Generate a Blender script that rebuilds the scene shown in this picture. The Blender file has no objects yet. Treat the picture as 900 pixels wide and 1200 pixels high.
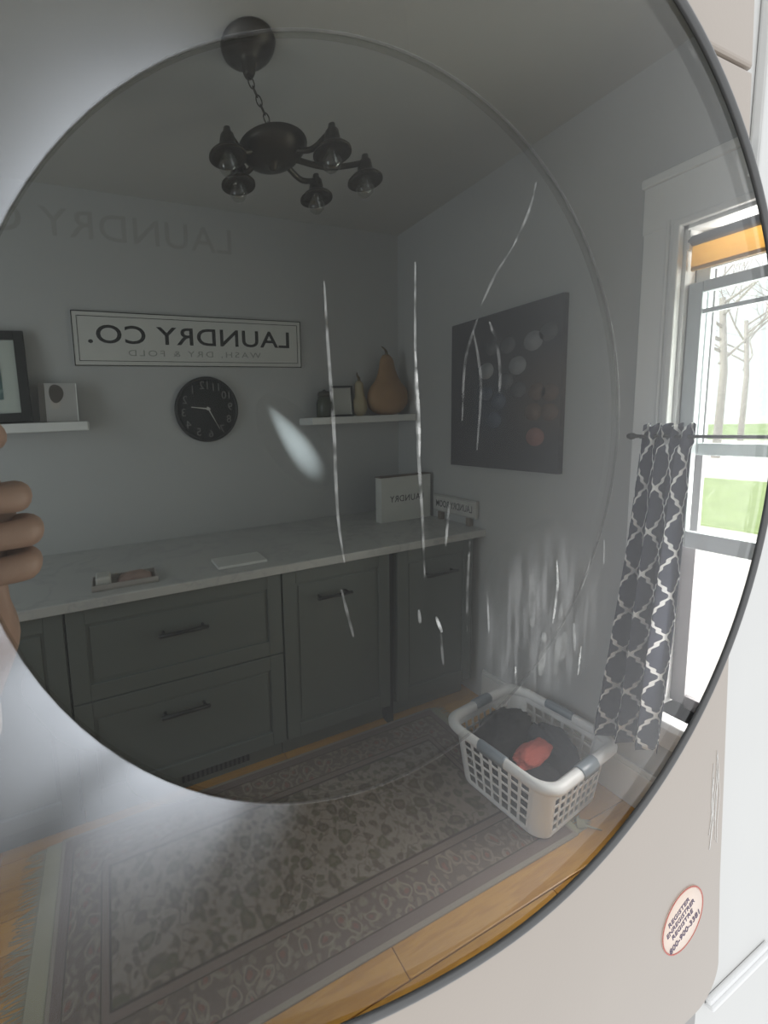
import bpy, bmesh, math, random
from mathutils import Vector, Matrix, noise
PI = math.pi
random.seed(7)
SC = bpy.context.scene
C = SC.collection

# ------------------------------------------------------------------ camera, sky, sun, lights, exposure
CAM = (0.0, 0.0, 1.507)
cd = bpy.data.cameras.new('camera'); cam = bpy.data.objects.new('camera', cd); C.objects.link(cam)
def cam_axes(yaw, pitch, roll):
    cy, sy, cp, sp = math.cos(yaw), math.sin(yaw), math.cos(pitch), math.sin(pitch)
    f = Vector((-sy*cp, cy*cp, sp)); r = Vector((cy, sy, 0)); u = r.cross(f)
    cr, sr = math.cos(roll), math.sin(roll)
    return cr*r+sr*u, -sr*r+cr*u, f
r_, u_, f_ = cam_axes(-0.35030, -0.10791, -0.04458)
M3 = Matrix((r_, u_, -f_)).transposed()
cam.matrix_world = Matrix.Translation(CAM) @ M3.to_4x4()
cd.sensor_fit = 'HORIZONTAL'; cd.sensor_width = 36.0
cd.lens = 466.03/900*36.0
cd.shift_x = (450-297.5)/900; cd.shift_y = (549.7-600)/900
cd.clip_start = 0.01; cd.clip_end = 300
SC.camera = cam

w = bpy.data.worlds.new('sky'); SC.world = w; w.use_nodes = True
bg = w.node_tree.nodes['Background']
bg.inputs[0].default_value = (0.96, 0.98, 1.0, 1); bg.inputs[1].default_value = 1.35

def lamp(name, kind, loc, rot, energy, color=(1, 1, 1), **kw):
    d = bpy.data.lights.new(name, kind); d.energy = energy; d.color = color
    for k, v in kw.items(): setattr(d, k, v)
    o = bpy.data.objects.new(name, d); o.location = loc; o.rotation_euler = rot; C.objects.link(o)
    return o
lamp('sun', 'SUN', (-6, 7, 8), Vector((.5, -.6, -.75)).to_track_quat('-Z', 'Y').to_euler(), 3.0, (1.0, 0.95, 0.86), angle=0.009)
# daylight of the window in the right wall and of the window in the left wall (outside the frame)
lamp('window_daylight', 'AREA', (1.98, 0.5, 1.22), (0, PI/2, 0), 26.0, (1.0, 0.97, 0.92), shape='RECTANGLE', size=1.6, size_y=0.5)
lamp('left_window_daylight', 'AREA', (-1.56, 1.0, 1.45), (0, -PI/2, 0), 9.5, (0.78, 0.90, 1.0), shape='RECTANGLE', size=1.3, size_y=0.8)

vs = SC.view_settings
vs.view_transform = 'Standard'; vs.look = 'None'; vs.exposure = 0.0; vs.gamma = 1.0; vs.use_curve_mapping = False
SC.cycles.use_denoising = True
SC.cycles.max_bounces = 10
SC.cycles.transparent_max_bounces = 24

# ------------------------------------------------------------------ room numbers (metres)
W, D, H = 1.783, 2.109, 2.633          # right wall, back wall, ceiling
XL = -1.6                              # left wall
PY = 0.150                             # front face of the washing machine

# ------------------------------------------------------------------ helpers: nodes and materials
class NT:
    def __init__(s, m):
        m.use_nodes = True; s.m = m; s.t = m.node_tree; s.t.nodes.clear()
        s.out = s.n('ShaderNodeOutputMaterial')
    def n(s, typ, ins=None, **kw):
        nd = s.t.nodes.new(typ)
        for k, v in kw.items(): setattr(nd, k, v)
        for k, v in (ins or {}).items():
            if isinstance(v, bpy.types.NodeSocket): s.t.links.new(v, nd.inputs[k])
            else: nd.inputs[k].default_value = v
        return nd
    def math(s, op, a, b=0.0, c=None):
        ins = {0: a, 1: b}
        if c is not None: ins[2] = c
        return s.n('ShaderNodeMath', ins, operation=op).outputs[0]
    def mix(s, f, a, b):
        nd = s.n('ShaderNodeMix', data_type='RGBA')
        for i, v in ((0, f), (6, a), (7, b)):
            if isinstance(v, bpy.types.NodeSocket): s.t.links.new(v, nd.inputs[i])
            else: nd.inputs[i].default_value = v if i == 0 else (*v[:3], 1)
        return nd.outputs[2]
    def ramp(s, f, lo, hi):
        return s.n('ShaderNodeMapRange', {0: f, 1: lo, 2: hi, 3: 0.0, 4: 1.0}, interpolation_type='SMOOTHSTEP').outputs[0]
    def coord(s, which='Object'):
        return s.n('ShaderNodeTexCoord').outputs[which]
    def xyz(s, v):
        nd = s.n('ShaderNodeSeparateXYZ', {0: v}); return nd.outputs
    def noise(s, v, scale, detail=3, rough=.5):
        return s.n('ShaderNodeTexNoise', {'Vector': v, 'Scale': scale, 'Detail': detail, 'Roughness': rough}).outputs[0]
    def bsdf(s, col, rough=.5, metal=0.0, bump=None, bstr=.2, bdist=.002, **kw):
        ins = {'Base Color': col if isinstance(col, bpy.types.NodeSocket) else (*col[:3], 1), 'Roughness': rough, 'Metallic': metal}
        for k, v in kw.items(): ins[k.replace('_', ' ')] = v
        if bump is not None:
            ins['Normal'] = s.n('ShaderNodeBump', {'Height': bump, 'Strength': bstr, 'Distance': bdist}).outputs[0]
        return s.n('ShaderNodeBsdfPrincipled', ins).outputs[0]
    def done(s, sh):
        s.t.links.new(sh, s.out.inputs[0]); return s.m

MATS = {}
def mat(name, col, rough=.5, metal=0.0, var=.12, scale=12, bscale=60, bstr=.03, **kw):
    """plain procedural surface: colour with soft mottling and a fine relief"""
    if name in MATS: return MATS[name]
    nt = NT(bpy.data.materials.new(name)); v = nt.coord()
    n = nt.noise(v, scale, 4)
    c = nt.mix(n, tuple(x*(1-var) for x in col), tuple(min(1, x*(1+var)) for x in col))
    MATS[name] = nt.done(nt.bsdf(c, rough, metal, nt.noise(v, bscale, 2), bstr, **kw))
    return MATS[name]

M_wall = mat('wall_paint', (.46, .465, .465), .85, var=.03, bscale=220, bstr=.06)
M_ceil = mat('ceiling_paint', (.46, .455, .435), .9, var=.03, bscale=120, bstr=.06)
M_trim = mat('white_trim', (.74, .74, .735), .45, var=.02)
M_front = mat('front_wall_paint', (.60, .597, .58), .6, var=.02, bscale=90, bstr=.05)
M_cab = mat('cabinet_paint', (.12, .135, .128), .5, var=.06, scale=5)
M_dark = mat('blackened_metal', (.02, .02, .02), .45, .3)
M_bronze = mat('dark_bronze', (.045, .037, .025), .38, .5, var=.3)
M_white_plastic = mat('white_plastic', (.80, .80, .80), .4, var=.02)
M_grip = mat('grey_blue_plastic', (.22, .26, .30), .3, var=.05)
M_sign = mat('sign_white', (.58, .58, .56), .7, var=.08, scale=9)
M_ink = mat('black_ink', (.022, .022, .022), .7)
M_greyink = mat('grey_ink', (.30, .30, .29), .8)
M_ghost = mat('sign_ghost_reflection', (.40, .40, .39), .85, var=.05)
M_black = mat('black_satin', (.018, .02, .02), .5)
M_mat = mat('picture_mat', (.62, .62, .60), .8, var=.03)
M_dial = mat('clock_dial', (.022, .024, .023), .8, var=.2)
M_dialtxt = mat('clock_numeral', (.17, .17, .165), .6)
M_hand = mat('clock_hand', (.62, .62, .58), .4)
M_beige = mat('champagne_metal', (.345, .295, .25), .34, .2, var=.03, bscale=300, bstr=.02)
M_rim = mat('grey_rim', (.10, .10, .10), .3, .3)
M_skin = mat('skin', (.34, .205, .15), .55, var=.10, scale=30, bscale=160, bstr=.2)
M_shirt = mat('pale_pink_cotton', (.66, .56, .56), .9, var=.06, bscale=400)
M_trouser = mat('blue_denim', (.06, .08, .13), .9, bscale=500)
M_hair = mat('brown_hair', (.06, .035, .02), .6, bscale=90, bstr=.6)
M_shoe = mat('shoe_grey', (.12, .12, .13), .7)
M_gasket = mat('grass', (.36, .46, .20), .95, var=.3, scale=3, bscale=30, bstr=.5)
M_pave = mat('pale_concrete', (.72, .70, .66), .9, var=.1, scale=2)
M_bark = mat('grey_bark', (.50, .45, .42), .95, var=.3, scale=6, bscale=20, bstr=.6)

def counter_mat():
    nt = NT(bpy.data.materials.new('white_worktop')); v = nt.coord()
    n = nt.noise(v, 4, 6, .65)
    vein = nt.ramp(nt.math('ABSOLUTE', nt.math('SUBTRACT', n, .5)), .0, .03)
    c = nt.mix(vein, (.44, .44, .44), (.50, .50, .49))
    return nt.done(nt.bsdf(c, .25))
M_counter = counter_mat()

def wood_mat(name, c1, c2, rough=.35, axis='X', sc=1.0):
    nt = NT(bpy.data.materials.new(name)); v = nt.coord()
    rnd = nt.n('ShaderNodeObjectInfo').outputs['Random']
    st = (1.2*sc, 14*sc, 14*sc) if axis == 'X' else (14*sc, 14*sc, 1.2*sc)
    mp = nt.n('ShaderNodeMapping', {'Vector': v, 'Scale': st})
    off = nt.n('ShaderNodeCombineXYZ', {0: nt.math('MULTIPLY', rnd, 37.0), 1: nt.math('MULTIPLY', rnd, 11.0), 2: 0.0}).outputs[0]
    vv = nt.n('ShaderNodeVectorMath', {0: mp.outputs[0], 1: off}, operation='ADD').outputs[0]
    n = nt.noise(vv, 2.2, 6, .6)
    g = nt.math('FRACT', nt.math('MULTIPLY', n, 5.0))
    g = nt.math('PINGPONG', g, .5)
    f = nt.math('ADD', nt.math('MULTIPLY', n, .7), nt.math('MULTIPLY', g, .5))
    c = nt.mix(f, c1, c2)
    k = nt.math('ADD', .8, nt.math('MULTIPLY', rnd, .35))
    hs = nt.n('ShaderNodeHueSaturation', {'Value': k, 'Color': c}).outputs[0]
    return nt.done(nt.bsdf(hs, rough, 0, n, .08))
M_plank = wood_mat('honey_oak', (.42, .18, .025), (.76, .42, .08))
M_subfloor = mat('dark_subfloor', (.05, .03, .015), .9)

def shade_mat():
    nt = NT(bpy.data.materials.new('amber_shade_cloth')); n = nt.noise(nt.n('ShaderNodeMapping', {'Vector': nt.coord(), 'Scale': (2, 6, 160)}).outputs[0], 2, 3)
    c = nt.mix(n, (.84, .56, .22), (.93, .74, .36))
    return nt.done(nt.n('ShaderNodeMixShader', {0: .65, 1: nt.bsdf(c, .7), 2: nt.n('ShaderNodeBsdfTranslucent', {'Color': c}).outputs[0]}).outputs[0])
M_shadewood = shade_mat()

def curtain_mat():
    nt = NT(bpy.data.materials.new('navy_lattice_cloth')); uv = nt.coord('UV')
    x, y, z = nt.xyz(uv)
    N = 3.0
    t = nt.math('PINGPONG', nt.math('MULTIPLY', y, 2.0), 1.0)
    st = nt.math('SUBTRACT', t, nt.math('DIVIDE', nt.math('SINE', nt.math('MULTIPLY', t, 2*PI*N)), 2*PI*N*.86))
    a = nt.math('MULTIPLY', st, .92)
    def line(sign):
        q = nt.math('ADD' if sign > 0 else 'SUBTRACT', x, nt.math('MULTIPLY', a, .5))
        q = nt.math('ABSOLUTE', nt.math('SUBTRACT', nt.math('FRACT', q), .5))
        return nt.ramp(q, .064, .044)
    m = nt.math('MAXIMUM', line(1), line(-1))
    weave = nt.noise(nt.coord(), 500, 1)
    c = nt.mix(m, nt.mix(weave, (.035, .040, .070), (.055, .064, .105)), (.88, .88, .88))
    sh = nt.bsdf(c, .85, 0, weave, .15)
    tr = nt.n('ShaderNodeBsdfTranslucent', {'Color': c}).outputs[0]
    return nt.done(nt.n('ShaderNodeMixShader', {0: .12, 1: sh, 2: tr}).outputs[0])
M_curtain = curtain_mat()

def rug_mat(x0, x1, y0, y1):
    nt = NT(bpy.data.materials.new('woven_floral_rug')); v = nt.coord('Object')
    x, y, z = nt.xyz(v)
    dx = nt.math('MINIMUM', nt.math('SUBTRACT', x, x0), nt.math('SUBTRACT', x1, x))
    dy = nt.math('MINIMUM', nt.math('SUBTRACT', y, y0), nt.math('SUBTRACT', y1, y))
    d = nt.math('MINIMUM', dx, dy)
    wob = nt.n('ShaderNodeVectorMath', {0: v, 1: nt.n('ShaderNodeVectorMath', {0: nt.n('ShaderNodeTexNoise', {'Vector': v, 'Scale': 16.0}).outputs['Color'], 3: .05}, operation='SCALE').outputs[0]}, operation='ADD').outputs[0]
    def blobs(scale, r, seed, rnd=.85):
        o = nt.n('ShaderNodeVectorMath', {0: wob, 1: (seed, seed*.7, 0)}, operation='ADD').outputs[0]
        vo = nt.n('ShaderNodeTexVoronoi', {'Vector': o, 'Scale': scale, 'Randomness': rnd}, voronoi_dimensions='2D')
        return nt.ramp(vo.outputs['Distance'], r, r*.72), vo
    f1, v1 = blobs(11.5, .29, 0)
    core = nt.ramp(v1.outputs['Distance'], .14, .10)
    f2, v2 = blobs(24, .30, 3.3)
    f3, v3 = blobs(40, .26, 7.1)
    n = nt.noise(v, 13, 2)
    vine = nt.ramp(nt.math('ABSOLUTE', nt.math('SUBTRACT', n, .5)), .016, .008)
    pick = nt.ramp(nt.noise(v, 7, 1), .45, .55)
    field = (.30, .245, .20); green = (.135, .115, .065); brown = (.135, .10, .07)
    c = nt.mix(nt.math('MULTIPLY', vine, .75), field, brown)
    c = nt.mix(nt.math('MULTIPLY', f3, .65), c, (.20, .16, .11))
    c = nt.mix(nt.math('MULTIPLY', f2, .85), c, nt.mix(pick, green, brown))
    c = nt.mix(f1, c, nt.mix(pick, brown, green))
    c = nt.mix(nt.math('MULTIPLY', core, .5), c, (.24, .19, .14))
    # border bands
    b1, w1 = blobs(17, .40, 1.7, .55); b2, w2 = blobs(34, .32, 5.1)
    bc = nt.mix(nt.math('MULTIPLY', b2, .7), (.185, .135, .11), (.30, .25, .19))
    ringb = nt.math('MULTIPLY', nt.ramp(w1.outputs['Distance'], .40, .34), nt.ramp(w1.outputs['Distance'], .24, .30))
    bc = nt.mix(nt.math('MULTIPLY', ringb, .8), bc, (.33, .275, .21))
    bc = nt.mix(nt.ramp(w1.outputs['Distance'], .16, .12), bc, (.26, .13, .10))
    def band(lo, hi): return nt.math('MULTIPLY', nt.math('GREATER_THAN', d, lo), nt.math('LESS_THAN', d, hi))
    inb = nt.math('LESS_THAN', d, .165)
    c = nt.mix(inb, c, bc)
    for lo, hi, col in ((.160, .167, (.09, .06, .045)), (.140, .160, (.235, .175, .145)), (.136, .140, (.10, .07, .05)), (.040, .044, (.10, .07, .05)), (.012, .040, (.215, .155, .135)), (0, .012, (.36, .31, .25))):
        c = nt.mix(band(lo, hi), c, col)
    pile = nt.noise(v, 700, 1)
    c = nt.mix(nt.math('MULTIPLY', pile, .35), c, (.05, .04, .03))
    return nt.done(nt.bsdf(c, .95, 0, pile, .4))

def glass_mat(name, tint, ior=1.20, rough=.02, grad=None):
    """clear or smoked pane: tinted transparency under a Fresnel gloss; grad = (axis vector, start, end, tint at end)"""
    nt = NT(bpy.data.materials.new(name))
    col = (*tint, 1)
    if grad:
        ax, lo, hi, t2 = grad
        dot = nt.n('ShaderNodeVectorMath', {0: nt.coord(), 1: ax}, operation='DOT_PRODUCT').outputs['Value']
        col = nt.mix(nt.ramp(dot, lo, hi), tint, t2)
    tr = nt.n('ShaderNodeBsdfTransparent', {0: col}).outputs[0]
    gl = nt.n('ShaderNodeBsdfGlossy', {'Color': (1, 1, 1, 1), 'Roughness': rough}).outputs[0]
    bk = nt.n('ShaderNodeNewGeometry').outputs['Backfacing']
    fr = nt.n('ShaderNodeFresnel', {0: nt.math('ADD', ior, nt.math('MULTIPLY', bk, 1.0/ior-ior))}).outputs[0]
    return nt.done(nt.n('ShaderNodeMixShader', {0: fr, 1: tr, 2: gl}).outputs[0])
M_pane = glass_mat('window_glass', (.96, .98, .97), 1.3)
M_bulb = glass_mat('bulb_glass', (.88, .88, .86), 1.7, .03)
M_streak = None
def film_mat(name, col, alpha):
    """translucent film for painted glare and haze: alpha is a function(nt) giving a socket"""
    nt = NT(bpy.data.materials.new(name))
    di = nt.n('ShaderNodeBsdfDiffuse', {0: (*col, 1)}).outputs[0]
    tr = nt.n('ShaderNodeBsdfTransparent').outputs[0]
    return nt.done(nt.n('ShaderNodeMixShader', {0: alpha(nt), 1: tr, 2: di}).outputs[0])

# ------------------------------------------------------------------ helpers: mesh building
class MB:
    def __init__(s): s.v = []; s.f = []; s.sm = []; s.uv = None
    def add(s, v, f, smooth=False):
        b = len(s.v); s.v += [tuple(p) for p in v]; s.f += [tuple(b+i for i in q) for q in f]; s.sm += [smooth]*len(f); return s
    def box(s, x0, x1, y0, y1, z0, z1, bev=0.0):
        if bev > 0:
            bm = bmesh.new(); bmesh.ops.create_cube(bm, size=1)
            for p in bm.verts: p.co = Vector(((x0+x1)/2+p.co.x*(x1-x0), (y0+y1)/2+p.co.y*(y1-y0), (z0+z1)/2+p.co.z*(z1-z0)))
            bmesh.ops.bevel(bm, geom=bm.edges[:], offset=min(bev, .49*min(x1-x0, y1-y0, z1-z0)), segments=2, affect='EDGES', profile=.5)
            s.bm(bm); return s
        v = [(x, y, z) for x in (x0, x1) for y in (y0, y1) for z in (z0, z1)]
        return s.add(v, [(0, 1, 3, 2), (4, 6, 7, 5), (0, 4, 5, 1), (2, 3, 7, 6), (0, 2, 6, 4), (1, 5, 7, 3)])
    def bm(s, bm, smooth=False):
        bm.verts.index_update()
        s.add([p.co.copy() for p in bm.verts], [[q.index for q in f.verts] for f in bm.faces], smooth); bm.free(); return s
    def tube(s, pts, r, n=8, cap=True, closed=False):
        pts = [Vector(p) for p in pts]; m = len(pts)
        rr = r if isinstance(r, (list, tuple)) else [r]*m
        v = []; up = None
        for i, p in enumerate(pts):
            if closed: t = pts[(i+1) % m]-pts[i-1]
            else: t = pts[min(i+1, m-1)]-pts[max(i-1, 0)]
            t.normalize()
            if up is None:
                up = t.orthogonal().normalized()
            up = (up-t*up.dot(t)).normalized(); w_ = t.cross(up)
            v += [p+rr[i]*(math.cos(2*PI*k/n)*up+math.sin(2*PI*k/n)*w_) for k in range(n)]
        f = [(i*n+k, i*n+(k+1) % n, ((i+1) % m)*n+(k+1) % n, ((i+1) % m)*n+k) for i in range(m if closed else m-1) for k in range(n)]
        if cap and not closed: f += [tuple(range(n-1, -1, -1)), tuple((m-1)*n+k for k in range(n))]
        return s.add(v, f, True)
    def lathe(s, prof, c, axis='Z', n=24, cap=True):
        """prof = [(radius, height)], spun about an axis through c"""
        v = []; c = Vector(c)
        for r, h in prof:
            for k in range(n):
                a = 2*PI*k/n; x, y = r*math.cos(a), r*math.sin(a)
                v.append(c+(Vector((x, y, h)) if axis == 'Z' else Vector((x, -h, y)) if axis == 'Y' else Vector((-h, x, y))))
        m = len(prof)
        f = [(i*n+k, i*n+(k+1) % n, (i+1)*n+(k+1) % n, (i+1)*n+k) for i in range(m-1) for k in range(n)]
        if cap and prof[0][0] > 1e-5: f.append(tuple(range(n-1, -1, -1)))
        if cap and prof[-1][0] > 1e-5: f.append(tuple((m-1)*n+k for k in range(n)))
        return s.add(v, f, True)
    def build(s, name, m, parent=None, smooth=None, loc=None):
        off = Vector(loc) if loc is not None else OFF.get(parent.name, Vector((0, 0, 0))) if parent is not None else Vector((0, 0, 0))
        me = bpy.data.meshes.new(name)
        me.from_pydata([Vector(p)-off for p in s.v], [], s.f)
        me.polygons.foreach_set('use_smooth', s.sm if smooth is None else [smooth]*len(s.f))
        if s.uv:
            ul = me.uv_layers.new(name='UV')
            for l in me.loops: ul.data[l.index].uv = s.uv[l.vertex_index]
        bm = bmesh.new(); bm.from_mesh(me)
        bmesh.ops.remove_doubles(bm, verts=bm.verts, dist=1e-6); bmesh.ops.recalc_face_normals(bm, faces=bm.faces); bm.to_mesh(me); bm.free()
        me.materials.append(m)
        o = bpy.data.objects.new(name, me); C.objects.link(o)
        if parent is not None: o.parent = parent
        elif loc is not None: o.location = loc
        OFF[o.name] = off
        if smooth is not False and any(s.sm):
            pass
        return o
OFF = {}
def tag(o, label=None, cat=None, group=None, kind=None):
    for k, v in (('label', label), ('category', cat), ('group', group), ('kind', kind)):
        if v: o[k] = v
    return o
def thing(name, label, cat, loc, group=None):
    o = bpy.data.objects.new(name, None); o.empty_display_size = .05; C.objects.link(o); o.location = loc; OFF[o.name] = Vector(loc)
    return tag(o, label, cat, group)
def struct(o): o['kind'] = 'structure'; return o
def modi(o, typ, **kw):
    m = o.modifiers.new(typ.lower(), typ)
    for k, v in kw.items(): setattr(m, k, v)
    return m
def copy_tree(o, parent=None):
    c = o.copy(); C.objects.link(c); OFF[c.name] = OFF.get(o.name, Vector((0, 0, 0)))
    if parent is not None: c.parent = parent
    for ch in list(o.children): copy_tree(ch, c)
    return c
def crv(pts, n=8):
    """Catmull-Rom through the points"""
    P = [Vector(p) for p in pts]; out = []
    for i in range(len(P)-1):
        a, b, c, d = P[max(i-1, 0)], P[i], P[i+1], P[min(i+2, len(P)-1)]
        for k in range(n):
            t = k/n
            out.append(.5*((2*b)+(c-a)*t+(2*a-5*b+4*c-d)*t*t+(3*b-a-3*c+d)*t**3))
    return out+[P[-1]]
def text(name, body, m, parent, origin, ex, ez, en, width=None, height=None, depth=.0008, bold=0.0, spacing=1.0, letters=False):
    """flat lettering as mesh: centred on origin, running along ex, upright along ez, proud along en; a reversed ex gives reversed lettering"""
    cu = bpy.data.curves.new('lettering', 'FONT'); cu.body = body; cu.extrude = .5; cu.offset = bold; cu.space_character = spacing; cu.resolution_u = 4
    to = bpy.data.objects.new('lettering', cu); C.objects.link(to)
    dg = bpy.context.evaluated_depsgraph_get(); dg.update()
    me0 = bpy.data.meshes.new_from_object(to.evaluated_get(dg))
    xs = [v.co.x for v in me0.vertices]; ys = [v.co.y for v in me0.vertices]
    cx, cy, wx, wy = (min(xs)+max(xs))/2, (min(ys)+max(ys))/2, max(xs)-min(xs), max(ys)-min(ys)
    sx = width/wx if width else height/wy; sy = height/wy if height else sx
    o_, ex, ez, en = Vector(origin), Vector(ex), Vector(ez), Vector(en)
    pos = [o_+ex*((v.co.x-cx)*sx)+ez*((v.co.y-cy)*sy)+en*((v.co.z+.5)*depth) for v in me0.vertices]
    polys = [list(p.vertices) for p in me0.polygons]
    if letters:                           # one object for each character: outline pieces that overlap along the line belong together
        par = list(range(len(pos)))
        def find(a):
            while par[a] != a: par[a] = par[par[a]]; a = par[a]
            return a
        for q in polys:
            for b in q[1:]: par[find(b)] = find(q[0])
        rng = {}
        for i in range(len(pos)):
            k = find(i); x = me0.vertices[i].co.x; a, b = rng.get(k, (1e9, -1e9)); rng[k] = (min(a, x), max(b, x))
        cl = []
        for k, (a, b) in sorted(rng.items(), key=lambda p: p[1]):
            if cl and a < cl[-1][1]-.01: cl[-1][1] = max(cl[-1][1], b); cl[-1][2].add(k)
            else: cl.append([a, b, {k}])
        bpy.data.objects.remove(to); bpy.data.curves.remove(cu); bpy.data.meshes.remove(me0)
        for a, b, ks in cl:
            use = [i for i in range(len(pos)) if find(i) in ks]; ix = {v: i for i, v in enumerate(use)}
            MB().add([pos[i] for i in use], [[ix[v] for v in q] for q in polys if q[0] in ix]).build(name, m, parent, smooth=False)
        return None
    mb = MB(); mb.add(pos, polys)
    bpy.data.objects.remove(to); bpy.data.curves.remove(cu); bpy.data.meshes.remove(me0)
    o = mb.build(name, m, parent, smooth=False); o['kind'] = 'stuff'
    return o
def skin_obj(name, verts, edges, m, parent, root=0, sub=2):
    """verts = [(x, y, z, rx, ry)] joints with radii; one continuous skinned surface, converted to a mesh"""
    off = OFF.get(parent.name, Vector((0, 0, 0)))
    me = bpy.data.meshes.new(name); me.from_pydata([Vector(v[:3])-off for v in verts], edges, [])
    o = bpy.data.objects.new(name, me); C.objects.link(o)
    sk = o.modifiers.new('skin', 'SKIN'); sk.use_smooth_shade = True
    for i, v in enumerate(verts):
        s = me.skin_vertices[0].data[i]; s.radius = (v[3], v[4] if len(v) > 4 else v[3]); s.use_root = (i == root)
    su = o.modifiers.new('smooth', 'SUBSURF'); su.levels = su.render_levels = sub
    dg = bpy.context.evaluated_depsgraph_get(); dg.update()
    m2 = bpy.data.meshes.new_from_object(o.evaluated_get(dg)); o.modifiers.clear(); o.data = m2; bpy.data.meshes.remove(me)
    m2.materials.clear(); m2.materials.append(m); m2.polygons.foreach_set('use_smooth', [True]*len(m2.polygons))
    o.parent = parent; OFF[o.name] = off
    return o

# ------------------------------------------------------------------ room shell
sub = struct(MB().box(XL-.1, W+.12, .158, D+.1, -.08, -.016).build('floor', M_subfloor))
full = MB().box(0, 1.1257, 0, .0935, -.0155, 0, .0025); half = MB().box(0, .562, 0, .0935, -.0155, 0, .0025)
pf = full.build('floor_plank', M_plank, sub, loc=(0, 0, 0)); ph = half.build('floor_plank', M_plank, sub, loc=(0, 0, 0))
used = {pf: False, ph: False}
def plank(src, x, y):
    o = src if not used[src] else src.copy()
    if used[src]: C.objects.link(o)
    used[src] = True; o.parent = sub; o.location = (x, y, 0)
for k in range(20):
    y = .167+.0955*k
    if k % 2 == 0:
        for j in range(3): plank(pf, XL+1.1277*j, y)
    else:
        plank(ph, XL, y); plank(pf, XL+.5640, y); plank(pf, XL+1.6917, y); plank(ph, XL+2.8194, y)
struct(MB().box(XL-.1, W+.12, .158, D+.1, H, H+.08).build('ceiling', M_ceil))
struct(MB().box(XL-.1, W+.12, D, D+.1, -.08, H).build('wall_back', M_wall))
# right wall round the window opening (y .27-.777, z .43-2.08)
WY0, WY1, WZ0, WZ1 = .27, .777, .43, 2.08
wr = MB()
wr.box(W, W+.12, WY1, D, -.016, H); wr.box(W, W+.12, .158, WY0, -.016, H); wr.box(W, W+.12, WY0, WY1, -.016, WZ0); wr.box(W, W+.12, WY0, WY1, WZ1, H)
struct(wr.build('wall_right', M_wall))
wl = MB()
wl.box(XL-.1, XL, .158, .55, -.016, H); wl.box(XL-.1, XL, 1.45, D, -.016, H); wl.box(XL-.1, XL, .55, 1.45, -.016, .75); wl.box(XL-.1, XL, .55, 1.45, 2.15, H)
struct(wl.build('wall_left', M_wall))
# front wall the machine stands against, with a flared round opening behind the machine's door
DC = (.197, 1.4754); RX, RXL, RZ = .2879, .36, .2879     # door centre and half axes (a little wider to the left)
def door_pt(a, k=1.0, y=PY):
    """outline of the round door at angle a, scaled by k; at other depths it widens like the flare of the opening"""
    ca, sa = math.cos(a), math.sin(a); s_ = y/PY
    px = DC[0]+(RX if ca > 0 else RXL)*ca*k; pz = DC[1]+RZ*sa*k
    return Vector((CAM[0]+(px-CAM[0])*s_, y, CAM[2]+(pz-CAM[2])*s_))
NA = 96
def holed_plate(outline, y0, y1, k0, k1):
    """plate between y0 and y1 with a given outer outline {angle -> (x, z)} and the flared door hole"""
    mb = MB(); v = []
    for a in range(NA):
        t = 2*PI*a/NA; ox, oz = outline(t); i0, i1 = door_pt(t, k0, y0), door_pt(t, k1, y1)
        v += [(ox, y0, oz), i0, i1, (ox, y1, oz)]
    f = []
    for a in range(NA):
        b = (a+1) % NA
        for q in range(4): f.append((a*4+q, a*4+(q+1) % 4, b*4+(q+1) % 4, b*4+q))
    return mb.add(v, f)
def rect_ray(t, x0, x1, z0, z1):
    c, s_ = math.cos(t), math.sin(t)
    k = min(((x1 if c > 0 else x0)-DC[0])/c if abs(c) > 1e-6 else 1e9, ((z1 if s_ > 0 else z0)-DC[1])/s_ if abs(s_) > 1e-6 else 1e9)
    return DC[0]+c*k, DC[1]+s_*k
# wall built as a bmesh: outer rectangle, exact corners
wf = MB()
wf.box(XL-.1, -.45, .158, .20, -.016, H); wf.box(.80, W+.12, .158, .20, -.016, H)
wf.box(-.45, .80, .158, .20, -.016, .95); wf.box(-.45, .80, .158, .20, 2.0, H)
pl = holed_plate(lambda t: rect_ray(t, -.45, .80, .95, 2.0), .158, .20, 1.02, 1.03)
# snap the four corners
corner = {}
for a in range(NA):
    t = 2*PI*a/NA
for cx_, cz_ in ((-.45, .95), (-.45, 2.0), (.80, .95), (.80, 2.0)):
    j = min(range(NA), key=lambda a: (pl.v[a*4][0]-cx_)**2+(pl.v[a*4][2]-cz_)**2)
    for q in (0, 3): pl.v[j*4+q] = (cx_, pl.v[j*4+q][1], cz_)
wf.add(pl.v, pl.f)
struct(wf.build('wall_front', M_front))
tr1 = MB(); tr1.box(.482, .594, .152, .158, .950, .9545, .0015); tr1.box(.482, .594, .154, .158, .954, .9595, .0015)
struct(tr1.build('trim_1', M_trim))
tr2 = MB(); tr2.box(.434, .438, .152, .158, 1.665, 2.4, .0015)
struct(tr2.build('trim_2', M_front))
bb = MB(); bb.box(W-.016, W, .21, 1.46, 0, .15, .003); bb.box(W-.012, W, .21, 1.46, .15, .17, .005)
struct(bb.build('baseboard_right', M_trim))
struct(MB().box(XL, XL+.016, .21, 2.0, 0, .16, .003).build('baseboard_left', M_trim))

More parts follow.
